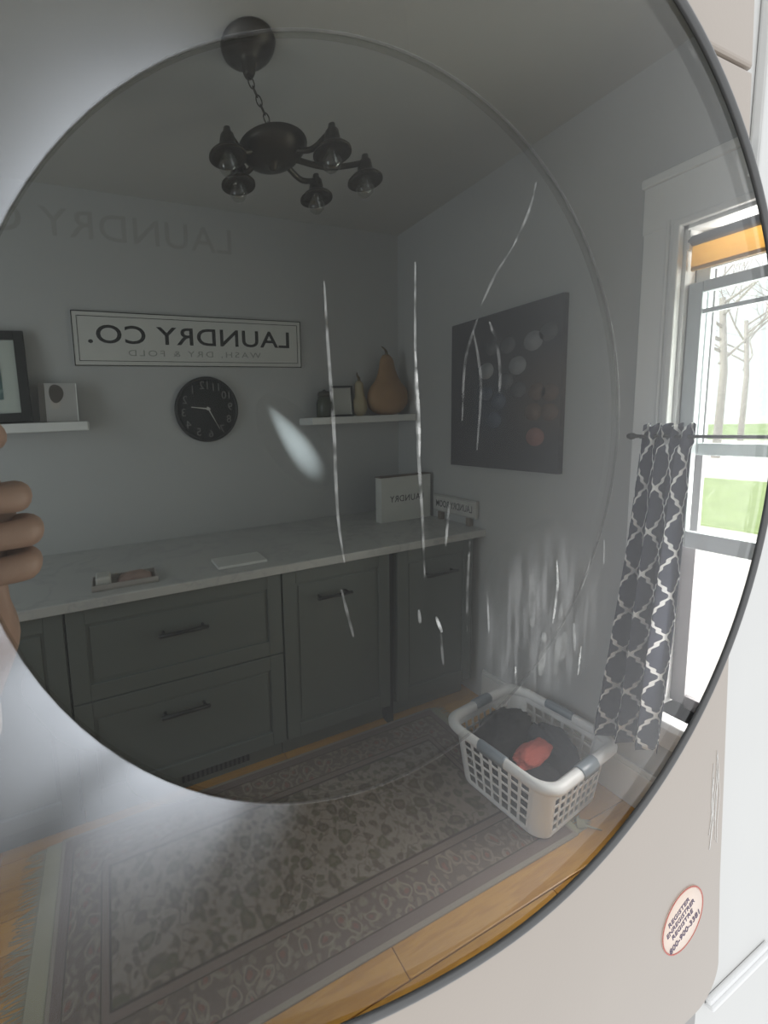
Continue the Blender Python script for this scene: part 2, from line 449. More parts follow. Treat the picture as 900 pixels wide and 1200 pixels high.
# ------------------------------------------------------------------ window
win = bpy.data.objects.new('window_1', None); C.objects.link(win); win['kind'] = 'structure'; OFF['window_1'] = Vector((0, 0, 0))
m = MB()   # casing: flat board with raised inner and outer beads, head board with cap
m.box(W-.020, W, WY1, WY1+.092, WZ0-.02, WZ1+.02, .002); m.box(W-.030, W, WY1-.004, WY1+.014, WZ0, WZ1+.008, .004); m.box(W-.026, W, WY1+.022, WY1+.032, WZ0, WZ1+.03, .004)
m.box(W-.020, W, .21, WY0, WZ0-.02, WZ1+.02, .002)
m.build('casing', M_trim, win)
m = MB(); m.box(W-.022, W, .21, WY1+.095, WZ1+.008, WZ1+.155, .002); m.box(W-.034, W, .21, WY1+.10, WZ1+.155, WZ1+.185, .005); m.box(W-.030, W, .21, WY1+.014, WZ1-.002, WZ1+.02, .004)
m.build('head_casing', M_trim, win)
m = MB(); m.box(W, W+.12, WY1-.012, WY1, WZ0, WZ1); m.box(W, W+.12, WY0, WY0+.012, WZ0, WZ1); m.box(W, W+.12, WY0, WY1, WZ1-.012, WZ1)
m.build('jamb', M_trim, win)
m = MB(); m.box(W-.055, W+.14, .21, WY1+.12, WZ0-.032, WZ0, .006); m.box(W-.020, W, .21, WY1+.09, WZ0-.12, WZ0-.032, .003)
m.build('window_sill', M_trim, win)
def sash(x0, x1, z0, z1, bot, top, name, muntin=None):
    y0, y1 = WY0+.014, WY1-.014
    m = MB(); m.box(x0, x1, y1-.034, y1, z0, z1, .003); m.box(x0, x1, y0, y0+.034, z0, z1, .003); m.box(x0, x1, y0+.034, y1-.034, z0, z0+bot, .003); m.box(x0, x1, y0+.034, y1-.034, z1-top, z1, .003)
    if muntin: m.box(x0+.008, x1-.004, y0+.03, y1-.03, muntin, muntin+.014, .002)
    o = m.build(name, M_sashc, win)
    MB().box((x0+x1)/2-.002, (x0+x1)/2+.002, y0+.03, y1-.03, z0+bot*.6, z1-top*.6).build('window_pane', M_pane, o)
M_sashc = mat('sash_paint', (.44, .47, .49), .5, var=.03)
sash(W+.056, W+.084, 1.345, 1.975, .04, .035, 'upper_sash')
sash(W+.020, W+.048, 1.035, 1.90, .055, .035, 'lower_sash', 1.80)
m = MB(); m.box(W+.088, W+.108, WY1-.05, WY1-.012, WZ0+.01, WZ1-.012, .002); m.box(W+.088, W+.108, WY0+.012, WY0+.05, WZ0+.01, WZ1-.012, .002); m.box(W+.088, W+.108, WY0+.05, WY1-.05, WZ0, WZ0+.045, .002)
m.build('screen_frame', mat('screen_frame_grey', (.17, .16, .17), .5), win)
t = thing('roller_shade', 'amber roller shade rolled up at the top of the window', 'window shade', (W+.03, .52, 2.03))
m = MB(); m.tube([(W+.01, .285, 2.028), (W+.01, .762, 2.028)], .016, 14); m.build('roller', mat('shade_roller_grey', (.33, .34, .37), .7), t)
m = MB(); m.box(W+.012, W+.016, .29, .758, 1.945, 2.03); m.build('shade_cloth', M_shadewood, t)
m = MB(); m.box(W+.008, W+.020, .29, .758, 1.935, 1.948, .004); m.build('hem_bar', mat('shade_hem', (.50, .30, .12), .6), t)
for y_ in (.757, .283): MB().box(W-.005, W+.04, y_, y_+.007, 2.0, 2.062, .002).build('bracket', M_trim, t)

# ------------------------------------------------------------------ curtain on its rod
RXX, RZZ = W-.095, 1.415
t = thing('curtain_rod', 'thin black rod with a ball finial across the window', 'curtain rod', (RXX, .5, RZZ))
MB().tube([(RXX, .215, RZZ), (RXX, .822, RZZ)], .0055, 10).build('rod', M_black, t)
MB().lathe([(0, -.012), (.008, -.010), (.012, 0), (.010, .008), (.006, .012), (.007, .016), (0, .018)], (RXX, .834, RZZ), 'Y', 14).build('finial', M_black, t)
MB().box(RXX-.006, W, .802, .810, RZZ-.008, RZZ+.004, .002).build('bracket', M_black, t)
NUc, NVc = 130, 60
m = MB(); uv = []
for j in range(NVc+1):
    s_ = j/NVc; z = 1.452-s_*(1.452-.305)
    far = .800+.093*s_**1.1; near = .678+.030*s_
    amp = .009+.020*min(1, s_*1.6)
    for i in range(NUc+1):
        q = i/NUc
        ph_ = q*3.0*2*PI
        y = near+(far-near)*(q+.018*math.sin(ph_*2+s_))
        x = RXX-.012+amp*math.sin(ph_+.5*math.sin(3*s_)+.3*s_) + .006*math.sin(7*q+4*s_)
        if s_ < .06: x = RXX+.012*math.sin(ph_*1.5+.3); 
        zz = z+(.012*math.sin(q*5+1)*s_ + .014*(q-.5)*-2*s_) + (.006*math.sin(ph_*1.5) if j == 0 else 0)
        m.v.append((x, y, zz)); uv.append(((1-q)*3.7+.2, z/.147))
m.f = [(j*(NUc+1)+i, j*(NUc+1)+i+1, (j+1)*(NUc+1)+i+1, (j+1)*(NUc+1)+i) for j in range(NVc) for i in range(NUc)]; m.sm = [True]*len(m.f); m.uv = uv
cu = m.build('curtain', M_curtain, loc=(RXX, .75, .9))
tag(cu, 'navy curtain panel with white lattice pattern hanging from the black rod', 'curtain')
modi(cu, 'SOLIDIFY', thickness=.0015)

# ------------------------------------------------------------------ back wall: sign, clock, shelves and what stands on them
EX, EZ, EN = (-1, 0, 0), (0, 0, 1), (0, -1, 0)          # reversed lettering on the back wall
t = thing('laundry_sign', 'long white wooden sign with reversed black lettering above the clock', 'sign', (.485, D-.01, 1.955))
x0, x1, z0, z1 = -.112, 1.083, 1.828, 2.083
MB().box(x0, x1, D-.018, D, z0, z1, .002).build('board', M_sign, t)
m = MB()
for k, (e, th) in enumerate(((.0, .004), (.022, .0025))):
    a0, a1, b0, b1 = x0+e, x1-e, z0+e, z1-e
    m.box(a0, a1, D-.0195, D-.017, b0, b0+th); m.box(a0, a1, D-.0195, D-.017, b1-th, b1); m.box(a0, a0+th, D-.0195, D-.017, b0+th, b1-th); m.box(a1-th, a1, D-.0195, D-.017, b0+th, b1-th)
m.build('border_line', M_ink, t)
text('letter', 'LAUNDRY CO.', M_ink, t, (.482, D-.018, 1.978), EX, EZ, EN, 1.055, .088, bold=.012, spacing=1.06, letters=True)
text('small_lettering', 'WASH, DRY & FOLD', M_greyink, t, (.485, D-.018, 1.889), EX, EZ, EN, .70, .034, spacing=1.35)
# ghost reflection of the sign, painted as faint lettering higher on the wall
t = thing('ghost_lettering', 'large faint reversed ghost reflection of the sign painted on the wall near the ceiling', 'lettering', (.045, D, 2.475))
text('letter', 'LAUNDRY CO.', M_ghost, t, (.045, D, 2.475), EX, EZ, EN, 1.31, .125, depth=.001, bold=.006, spacing=1.06, letters=True)

cc = (.515, D, 1.605)
t = thing('wall_clock', 'round black wall clock with pale hands under the long sign', 'clock', cc)
MB().lathe([(.165, 0), (.172, .006), (.172, .022), (.166, .030), (.160, .030), (.156, .021)], cc, 'Y', 48, cap=False).build('clock_rim', M_black, t)
MB().lathe([(.158, .006), (.158, .022)], cc, 'Y', 48).build('clock_face', M_dial, t)
for k in range(1, 13):
    a = PI/2+2*PI*k/12 + .10
    text('numeral', str(k), M_dialtxt, t, (cc[0]+.128*math.cos(a), D-.022, cc[2]+.128*math.sin(a)), EX, EZ, EN, None, .040)
def clock_hand(a, l, w0, nm):
    d = Vector((math.cos(a), 0, math.sin(a))); n_ = Vector((-d.z, 0, d.x)); o_ = Vector((cc[0]+.004, D-.027, cc[2]+.003)); m = MB()
    v = [o_-d*.012+n_*w0, o_-d*.012-n_*w0, o_+d*l-n_*w0*.5, o_+d*l+n_*w0*.5]
    m.add(v+[p-Vector((0, .0015, 0)) for p in v], [(0, 1, 2, 3), (7, 6, 5, 4), (0, 4, 5, 1), (1, 5, 6, 2), (2, 6, 7, 3), (3, 7, 4, 0)]); m.build(nm, M_hand, t)
clock_hand(math.radians(173), .092, .0035, 'hour_hand'); clock_hand(math.radians(-62), .075, .0032, 'minute_hand')
clock_hand(math.radians(-62), .125, .0012, 'second_hand')
MB().lathe([(.008, .022), (.008, .031), (0, .033)], (cc[0]+.004, D, cc[2]+.003), 'Y', 16).build('hub', M_hand, t)

sh = MB().box(-1.05, -.073, D-.16, D, 1.522, 1.562, .003).build('floating_shelf', M_trim, loc=(-.5, D-.08, 1.522))
tag(sh, 'white floating shelf at the left holding the large black frame', 'shelf')
sh = MB().box(1.066, W-.002, D-.16, D, 1.498, 1.537, .003).build('floating_shelf', M_trim, loc=(1.4, D-.08, 1.498))
tag(sh, 'white floating shelf at the right holding the gourds', 'shelf')

def leaning(name, label, cat, x0, x1, z0, h, yb, lean, fw, th, fm, pic, skew=0.0):
    """framed picture leaning back: frame of four mitred rails, mat board, print"""
    t = thing(name, label, cat, ((x0+x1)/2, yb, z0)); cx = (x0+x1)/2; wd = x1-x0
    R_ = Matrix.Translation((cx, yb, z0)) @ Matrix.Rotation(lean, 4, 'X') @ Matrix.Rotation(skew, 4, 'Y')
    def put(mb): mb.v = [tuple(R_ @ Vector(p)) for p in mb.v]; return mb
    m = MB(); hw = wd/2
    m.box(-hw, -hw+fw, -th, 0, 0, h, .002); m.box(hw-fw, hw, -th, 0, 0, h, .002); m.box(-hw+fw, hw-fw, -th, 0, 0, fw, .002); m.box(-hw+fw, hw-fw, -th, 0, h-fw, h, .002)
    put(m).build('frame', fm, t)
    mw = pic[0]
    put(MB().box(-hw+fw*.9, hw-fw*.9, -th*.55, -th*.2, fw*.9, h-fw*.9)).build('mat_board', M_mat, t)
    if mw: put(MB().box(-hw+fw+mw, hw-fw-mw, -th*.62, -th*.5, fw+mw, h-fw-mw)).build('print', pic[1], t)
    if mw: put(MB().box(-hw+fw*.9, hw-fw*.9, -th*.80, -th*.76, fw*.9, h-fw*.9)).build('glass', M_pane, t)
    return t, put
def art_mat(name, cols, scale):
    nt = NT(bpy.data.materials.new(name)); v = nt.coord()
    n = nt.noise(v, scale, 3)
    c = nt.mix(nt.ramp(n, .40, .52), cols[0], cols[1]); c = nt.mix(nt.ramp(n, .56, .66), c, cols[2])
    return nt.done(nt.bsdf(c, .5))
leaning('picture_frame', 'large black picture frame with wide white mat on left shelf', 'picture frame', -.66, -.302, 1.565, .405, D-.075, -.13, .040, .022, M_black,
        (.062, art_mat('blue_abstract_print', ((.05, .09, .11), (.10, .17, .18), (.42, .48, .46)), 9)), skew=-.03)
t = thing('canvas_photo', 'small canvas photograph of a dark-haired head standing beside the large black frame', 'photograph', (-.19, D-.06, 1.563))
R_ = Matrix.Translation((-.193, D-.075, 1.563)) @ Matrix.Rotation(-.10, 4, 'X') @ Matrix.Rotation(.03, 4, 'Z')
def put(mb): mb.v = [tuple(R_ @ Vector(p)) for p in mb.v]; return mb
put(MB().box(-.078, .078, -.022, 0, 0, .175, .001)).build('canvas', mat('canvas_print_grey', (.44, .43, .42), .6), t)
def blob(cx, cz, rx, rz, y, n=20, wob=.12):
    m = MB(); v = []
    for k in range(n):
        a = 2*PI*k/n; q = 1+wob*math.sin(3*a+1)
        v.append((cx+rx*q*math.cos(a), y, cz+rz*q*math.sin(a)))
    return m.add([(p[0], y+.0006, p[2]) for p in v]+v, [tuple(range(n, 2*n))]+[(k, (k+1) % n, n+(k+1) % n, n+k) for k in range(n)])
put(blob(-.006, .128, .030, .042, -.0228, wob=.05)).build('printed_hair', mat('print_dark_hair', (.085, .075, .065), .6), t)
put(blob(-.012, .082, .022, .026, -.0226, wob=.05)).build('printed_face', mat('print_face', (.50, .46, .42), .6), t)
put(MB().box(-.078, -.052, -.0228, -.0218, .0, .175)).build('printed_dark_strip', mat('print_dark_edge', (.12, .11, .10), .6), t)  # dark strip printed down the left of the canvas
put(MB().box(.0765, .080, -.024, -.001, .001, .174)).build('canvas_edge', mat('bright_canvas_edge', (.85, .85, .84), .35), t)

# right shelf: jar, small frame, two gourds
t = thing('jar', 'dark green glass jar at the left end of right shelf', 'jar', (1.195, D-.075, 1.537))
c_ = (1.195, D-.075, 1.5372)
MB().lathe([(.040, 0), (.046, .006), (.047, .085), (.040, .105), (.034, .112), (.034, .120)], c_, n=24).build('jar_body', mat('green_black_glass', (.045, .055, .035), .15), t)
MB().lathe([(.038, .118), (.038, .142), (.030, .148), (.010, .150), (.008, .158), (0, .160)], c_, n=24).build('lid', mat('jar_lid_dark', (.05, .048, .035), .4, .3), t)
leaning('photo_frame', 'small dark frame with blank white card between jar and gourd', 'picture frame', 1.250, 1.402, 1.538, .182, D-.055, -.10, .012, .014, M_black, (0, None))
def gourd(name, label, c, r, h, neck, col, stem, seed):
    t = thing(name, label, 'gourd', c)
    prof = []
    body = .62*h
    for k in range(11):
        a = PI*k/13; prof.append((max(.001, r*math.sin(a*1.03+.02)**.75), body*(1-math.cos(a))/2))
    z0 = prof[-1][1]; r0 = prof[-1][0]
    for k in range(1, 8):
        q = k/7; prof.append((r0+(neck-r0)*min(1, q*1.6)**.7 if q < .8 else neck*(1-(q-.8)*2.6), z0+(h-z0)*q))
    prof.append((.001, h*1.005))
    m = MB().lathe(prof, c, n=32)
    cv = Vector(c); nv = []
    for p in m.v:
        q = Vector(p)-cv; a = math.atan2(q.y, q.x); s_ = 1+.035*math.cos(5*a+seed)*(1-q.z/h)+.04*noise.noise(q*9+Vector((seed, 0, 0)))
        lean = .25*max(0, q.z/h-.45)**2*h
        nv.append(cv+Vector((q.x*s_-lean*.3, q.y*s_*(.52 if r > .1 else 1), q.z)))
    m.v = nv; g = m.build('gourd_body', col, t)
    top = max(nv, key=lambda p: p.z)
    MB().tube(crv([top-Vector((0, 0, .006)), top+Vector((0, 0, .012)), top+Vector((-.012, 0, .03)), top+Vector((-.035*stem, 0, .052))], 5), [.010, .007]+[.005]*6+[.004]*20, 8).build('stem', mat('dry_stem', (.10, .075, .04), .9), t) if False else None
    pts = crv([top-Vector((0, 0, .006)), top+Vector((0, 0, .014)), top+Vector((-.010, 0, .030)), top+Vector((-.035*stem, 0, .048))], 5)
    MB().tube(pts, [.011-.008*i/(len(pts)-1) for i in range(len(pts))], 8).build('stem', mat('dry_stem', (.10, .075, .04), .9), t)
M_gourd = mat('ochre_gourd', (.33, .19, .085), .5, var=.25, scale=14)
M_gourd2 = mat('pale_gourd', (.40, .33, .20), .55, var=.2, scale=14)
gourd('gourd', 'big ochre gourd with a tall neck on the right shelf', (1.630, D-.085, 1.5372), .143, .36, .050, M_gourd, 1.0, .5)
gourd('gourd', 'smaller pale gourd tucked behind the big ochre gourd', (1.444, D-.062, 1.5372), .044, .21, .026, M_gourd2, .4, 2.0)

# ------------------------------------------------------------------ painting on the right wall
t = thing('canvas_painting', 'square dark canvas painting with soft round light spots on right wall', 'painting', (W-.015, 1.38, 1.61))
py0, py1, pz0, pz1 = 1.108, 1.660, 1.250, 1.982
def paint_mat():
    nt = NT(bpy.data.materials.new('dark_canvas_paint')); v = nt.coord()
    x, y, z = nt.xyz(v)
    n = nt.noise(v, 5, 3)
    c = nt.mix(n, (.055, .055, .062), (.085, .085, .098))
    warm = nt.math('MULTIPLY', nt.ramp(y, .02, -.22), nt.ramp(nt.math('ABSOLUTE', nt.math('ADD', z, .03)), .26, .05))
    c = nt.mix(nt.math('MULTIPLY', warm, .6), c, (.125, .092, .075))
    cool = nt.math('MULTIPLY', nt.ramp(nt.math('ABSOLUTE', nt.math('SUBTRACT', y, .05)), .12, .02), nt.ramp(nt.math('ABSOLUTE', nt.math('ADD', z, .06)), .2, .05))
    c = nt.mix(nt.math('MULTIPLY', cool, .6), c, (.07, .085, .115))
    return nt.done(nt.bsdf(c, .9, 0, nt.noise(v, 300, 1), .05))
MB().box(W-.030, W, py0, py1, pz0, pz1, .002).build('canvas', paint_mat(), t)
SPOT = {'g': (.29, .29, .31), 'd': (.135, .135, .15), 'b': (.115, .13, .175), 'n': (.175, .12, .10), 'p': (.33, .17, .155)}
for y, z, r, k in ((1.227, 1.818, .042, 'g'), (1.296, 1.724, .041, 'g'), (1.452, 1.722, .040, 'g'), (1.345, 1.823, .038, 'd'), (1.426, 1.825, .034, 'd'), (1.352, 1.660, .038, 'd'), (1.289, 1.616, .036, 'd'),
                   (1.384, 1.572, .038, 'b'), (1.406, 1.483, .038, 'b'), (1.208, 1.405, .040, 'p'), (1.218, 1.514, .038, 'n'), (1.150, 1.510, .036, 'n'), (1.151, 1.592, .036, 'n'), (1.165, 1.842, .038, 'd'), (1.205, 1.600, .036, 'n'), (1.450, 1.613, .034, 'b')):
    MB().lathe([(r, 0), (r, .0010)], (W-.0295, y, z), 'X', 24).build('painted_spot', mat('spot_'+k, SPOT[k], .75, var=.1), t)

# ------------------------------------------------------------------ base cabinets and worktop
FY = D-.62
def shaker(t, x0, x1, z0, z1, nm, y=FY):
    """front panel: four raised rails round a recessed field"""
    m = MB(); rw = min(.062, (z1-z0)*.22)
    m.box(x0, x0+rw, y, y+.02, z0, z1, .0025); m.box(x1-rw, x1, y, y+.02, z0, z1, .0025); m.box(x0+rw, x1-rw, y, y+.02, z0, z0+rw, .0025); m.box(x0+rw, x1-rw, y, y+.02, z1-rw, z1, .0025)
    m.box(x0+rw*.9, x1-rw*.9, y+.009, y+.019, z0+rw*.9, z1-rw*.9)
    m.box(x0+rw+.012, x1-rw-.012, y+.0055, y+.012, z0+rw+.012, z1-rw-.012, .003)
    return m.build(nm, M_cab, t)
def bar_handle(p, xc, z, l, y=FY):
    m = MB(); m.tube([(xc-l/2, y-.030, z), (xc+l/2, y-.030, z)], .0075, 10)
    for s_ in (-1, 1): m.tube([(xc+s_*(l/2-.018), y+.001, z), (xc+s_*(l/2-.018), y-.03, z)], .006, 8)
    m.build('handle', M_dark, p)
def carcass(t, x0, x1):
    m = MB(); m.box(x0+.001, x1-.001, FY+.021, D-.002, .105, .892)
    m.box(x0+.001, x1-.001, FY+.065, FY+.08, .001, .105); m.build('body', M_cab, t)
def cab(name, label, x0, x1): return thing(name, label, 'cabinet', ((x0+x1)/2, FY+.3, 0))
t = cab('base_cabinet', 'dark grey base cabinet at the far left beside the drawer unit', -.80, -.192)
carcass(t, -.80, -.192); d = shaker(t, -.797, -.195, .115, .888, 'door'); bar_handle(d, -.5, .76, .19)
t = cab('drawer_cabinet', 'dark grey cabinet with two deep drawers under the white worktop', -.190, .645)
carcass(t, -.190, .645)
d = shaker(t, -.187, .642, .533, .888, 'drawer'); bar_handle(d, .222, .738, .19)
d = shaker(t, -.187, .642, .115, .527, 'drawer'); bar_handle(d, .209, .410, .19)
g = MB(); g.box(.185, .485, FY+.058, FY+.066, .030, .092, .002); g.build('vent_frame', M_dark, t)
vo = MB()
for k in range(14): vo.box(.196+.0203*k, .206+.0203*k, FY+.054, FY+.06, .036, .086)
vo.build('vent_slats', mat('vent_slat', (.06, .06, .058), .5), t)['kind'] = 'stuff'
t = cab('base_cabinet', 'dark grey base cabinet with a single door right of the drawer unit', .647, 1.205)
carcass(t, .647, 1.205); d = shaker(t, .650, 1.202, .115, .888, 'door'); bar_handle(d, .89, .752, .17)
t = cab('base_cabinet', 'dark grey base cabinet nearest the right wall under the square white block', 1.245, 1.73)
carcass(t, 1.245, 1.73); d = shaker(t, 1.248, 1.727, .115, .888, 'door'); bar_handle(d, 1.50, .745, .19)
MB().box(1.207, 1.243, FY+.03, D-.01, .0, .892).build('filler', M_black, t)
wt = MB().box(-1.3, W-.001, D-.65, D-.001, .893, .930, .004).build('worktop', M_counter, loc=(.2, D-.3, .893))
tag(wt, 'long white worktop over the dark grey cabinets', 'worktop')

# things on the worktop
t = thing('tray', 'small pale tray near the left front of the worktop', 'tray', (.02, 1.575, .9305))
MB().box(-.095, .145, 1.515, 1.625, .9305, .9365, .002).build('base', mat('tray_grey', (.30, .27, .25), .6), t)
m = MB(); m.box(-.095, .145, 1.515, 1.521, .936, .953, .002); m.box(-.095, .145, 1.619, 1.625, .936, .953, .002); m.box(-.095, -.089, 1.521, 1.619, .936, .953, .002); m.box(.139, .145, 1.521, 1.619, .936, .953, .002)
m.build('edge', mat('tray_edge', (.36, .33, .31), .5), t)
tag(MB().box(-.080, -.025, 1.535, 1.605, .937, .975, .008).build('soap_bar', mat('soap_cream', (.50, .49, .46), .4), loc=(-.05, 1.57, .937)), 'pale block of soap at the left end of the tray', 'soap')
m = MB()
nx, ny = 14, 8
for j in range(ny+1):
    for i in range(nx+1):
        q = Vector((i/nx, j/ny, 0)); h_ = .030*math.sin(PI*i/nx)**.5*math.sin(PI*j/ny)**.5
        m.v.append((-.005+.135*i/nx, 1.535+.075*j/ny, .9372+h_*(1+.5*noise.noise(q*5))))
m.f = [(j*(nx+1)+i, j*(nx+1)+i+1, (j+1)*(nx+1)+i+1, (j+1)*(nx+1)+i) for j in range(ny) for i in range(nx)]
m.f.append(tuple([i for i in range(nx+1)]+[(nx+1)*(j+1)-1 for j in range(1, ny+1)]+[(nx+1)*ny+i for i in range(nx-1, -1, -1)]+[(nx+1)*j for j in range(ny-1, 0, -1)])); m.sm = [True]*len(m.f)
tag(m.build('washcloth', mat('dusty_rose_cloth', (.33, .23, .20), .9, var=.35, scale=30), loc=(.06, 1.57, .937)), 'dusty rose cloth bundled on the right of the tray', 'cloth')
tag(MB().box(.385, .60, 1.525, 1.645, .9305, .942, .002).build('envelope_stack', mat('paper_white', (.62, .62, .61), .7), loc=(.49, 1.58, .9305)), 'thin stack of white paper lying on the middle of the worktop', 'paper')
t = thing('block_sign', 'square white wooden block with reversed lettering on the worktop by the corner', 'sign', (1.58, 1.83, .9305))
MB().box(1.405, 1.755, 1.805, 1.855, .9305, 1.186, .004).build('block', mat('block_white', (.62, .62, .60), .7, var=.08), t)
MB().box(1.402, 1.758, 1.8065, 1.858, 1.186, 1.192, .001).build('top_edge', mat('block_edge_brown', (.16, .13, .11), .8), t)
text('lettering', 'LAUNDRY', mat('soft_black_ink', (.10, .10, .10), .8), t, (1.582, 1.8046, 1.062), EX, EZ, EN, .235, .036, spacing=1.1)
t = thing('small_sign', 'small weathered white sign standing against the right wall beside the box', 'sign', (1.762, 1.64, .9305))
MB().box(1.755, 1.775, 1.50, 1.785, .975, 1.07, .002).build('board', mat('weathered_white', (.50, .49, .47), .8, var=.25, scale=20), t)
text('lettering', 'LAUNDRY ROOM', mat('soft_black_ink', (.10, .10, .10), .8), t, (1.755, 1.642, 1.022), (0, 1, 0), EZ, (-1, 0, 0), .24, .038, bold=.01)
m = MB()
for a, b in ((.978, .981), (1.063, 1.066)): m.box(1.7535, 1.7555, 1.505, 1.78, a, b)
m.build('border_line', M_greyink, t)
for y in (1.545, 1.735): MB().box(1.750, 1.778, y-.012, y+.012, .9305, .976, .003).build('foot', mat('sign_foot_brown', (.20, .16, .13), .8), t)

# ------------------------------------------------------------------ rug
X0, X1, Y0, Y1 = -.270, 1.470, .812, 1.512
t = thing('rug', 'ivory and brown floral oriental rug on the wooden floor', 'rug', ((X0+X1)/2, (Y0+Y1)/2, .0005))
cxr, cyr = (X0+X1)/2, (Y0+Y1)/2
m = MB().box(X0, X1, Y0, Y1, .0005, .0075, .002); m.build('pile', rug_mat(X0-cxr, X1-cxr, Y0-cyr, Y1-cyr), t)
M_fringe = mat('cream_fringe', (.38, .36, .25), .95, var=.15, bscale=300)
for side, xa, xb in ((0, X0-.052, X0), (1, X1, X1+.025)):
    MB().box(xa, xb, Y0+.004, Y1-.004, .0008, .0050, .0015).build('flat_woven_end', M_fringe, t)
m = MB(); m2 = MB(); rr = random.Random(3)
for side, mm in ((0, m), (1, m2)):
    n_ = 170
    for k in range(n_):
        y = Y0+.006+(Y1-Y0-.012)*k/n_; l = rr.uniform(.045, .075)*(1 if side == 0 else .7); j = rr.uniform(-.014, .014)
        xs = X0-.051 if side == 0 else X1+.024; sg = -1 if side == 0 else 1
        mm.tube([(xs, y, .003), (xs+sg*l*.5, y+j*.4, .0030), (xs+sg*l, y+j, .0016)], [.0016, .0014, .0009], 5)
m.build('fringe', M_fringe, t)['kind'] = 'stuff'; m2.build('fringe', M_fringe, t)['kind'] = 'stuff'
m = MB()
for k in range(12):
    a = -.5+.09*k
    m.tube([(X1+.022, Y0+.015, .004), (X1+.05, Y0+.004+.003*k, .013), (X1+.08+.012*math.cos(k), Y0-.02+.006*k, .003)], [.004, .003, .0015], 6)
m.build('corner_tassel', M_fringe, t)

# ------------------------------------------------------------------ laundry basket
O = Vector((1.478, 1.008, .0085)); ua = Vector((.985, .105, 0)).normalized(); va = Vector((-.105, .985, 0)).normalized()
BH = .262
t = thing('laundry_basket', 'white plastic laundry basket full of dark clothes on the rug corner', 'basket', O)
def bp(a, b, z): return O+ua*a+va*b+Vector((0, 0, z))
def half_ax(z):
    q = z/BH; return .190+.028*q, .158+.028*q
def rrect(z, r=.055, n=6, grow=0.0):
    ha, hb = half_ax(z); ha += grow; hb += grow; pts = []
    for cxs, cys, a0 in ((1, 1, 0), (-1, 1, PI/2), (-1, -1, PI), (1, -1, 3*PI/2)):
        for k in range(n+1):
            a = a0+PI/2*k/n; pts.append((cxs*(ha-r)+r*math.cos(a), cys*(hb-r)+r*math.sin(a)))
    return pts
M_bk = M_white_plastic
# four perforated sides: strips of bars, each side one part with real square holes
def side_panel(axis, sgn, ncol):
    m = MB(); nrow = 5
    zs = [.026]+[z for k in range(nrow) for z in (.034+k*.0375, .034+k*.0375+.0285)]+[.236]
    def pos(u, z, off):
        ha, hb = half_ax(z)
        if axis == 'a': L = ha-.052; return bp(u*L, sgn*(hb-off), z)
        L = hb-.052; return bp(sgn*(ha-off), u*L, z)
    us = [-1.02]+[q for k in range(ncol) for q in (-1+2*(k+.14)/ncol, -1+2*(k+.86)/ncol)]+[1.02]
    nu, nz = len(us), len(zs)
    hole = lambda i, j: i % 2 == 1 and j % 2 == 1 and i < nu-1 and j < nz-1
    idx = {}
    def vid(i, j, o):
        if (i, j, o) not in idx: idx[(i, j, o)] = len(m.v); m.v.append(tuple(pos(us[i], zs[j], .0028*o)))
        return idx[(i, j, o)]
    for i in range(nu-1):
        for j in range(nz-1):
            if hole(i, j): continue
            m.f.append((vid(i, j, 0), vid(i+1, j, 0), vid(i+1, j+1, 0), vid(i, j+1, 0))); m.f.append((vid(i, j, 1), vid(i, j+1, 1), vid(i+1, j+1, 1), vid(i+1, j, 1)))
            for (di, dj, e) in ((-1, 0, ((i, j), (i, j+1))), (1, 0, ((i+1, j+1), (i+1, j))), (0, -1, ((i+1, j), (i, j))), (0, 1, ((i, j+1), (i+1, j+1)))):
                a, b = i+di, j+dj
                if a < 0 or b < 0 or a >= nu-1 or b >= nz-1 or hole(a, b):
                    p, q = e; m.f.append((vid(*p, 0), vid(*q, 0), vid(*q, 1), vid(*p, 1)))
    m.sm = [False]*len(m.f)
    m.build('side_panel', M_bk, t)
for axis, sg, nc in (('a', -1, 8), ('a', 1, 8), ('b', -1, 7), ('b', 1, 7)): side_panel(axis, sg, nc)
# solid corners
for ci in range(4):
    m = MB(); n = 7; rows = [.012, .03, .10, .17, .245]; b0 = len(m.v)
    for z in rows:
        for off in (0, .003):
            P = rrect(z, .055, n-1)
            for k in range(n):
                x_, y_ = P[ci*n+k]; ha, hb = half_ax(z); L = math.hypot(x_, y_); m.v.append(tuple(bp(x_*(1-off/L), y_*(1-off/L), z)))
    R2 = 2*n
    for i in range(len(rows)-1):
        for k in range(n-1):
            a = b0+i*R2+k; m.f += [(a, a+1, a+R2+1, a+R2), (a+n, a+R2+n, a+R2+n+1, a+n+1)]
        for k, nk in ((0, 1), (n-1, -1)):
            a = b0+i*R2+k; m.f.append((a, a+R2, a+R2+n, a+n))
    m.sm = [True]*len(m.f); m.build('corner', M_bk, t)
m = MB(); P0, P1, P2 = rrect(0, .05, 6, -.008), rrect(.012, .055, 6), rrect(.03, .055, 6); n = len(P0)
m.v = [tuple(bp(*p, .001)) for p in P0]+[tuple(bp(*p, .012)) for p in P1]+[tuple(bp(*p, .032)) for p in P2]+[tuple(bp(p[0]*.98, p[1]*.98, .032)) for p in P2]+[tuple(bp(p[0]*.98, p[1]*.98, .006)) for p in P0]
m.f = [(r*n+k, r*n+(k+1) % n, (r+1)*n+(k+1) % n, (r+1)*n+k) for r in range(4) for k in range(n)]+[tuple(range(n-1, -1, -1)), tuple(range(4*n, 5*n))]
m.sm = [True]*len(m.f); m.build('base', M_bk, t)
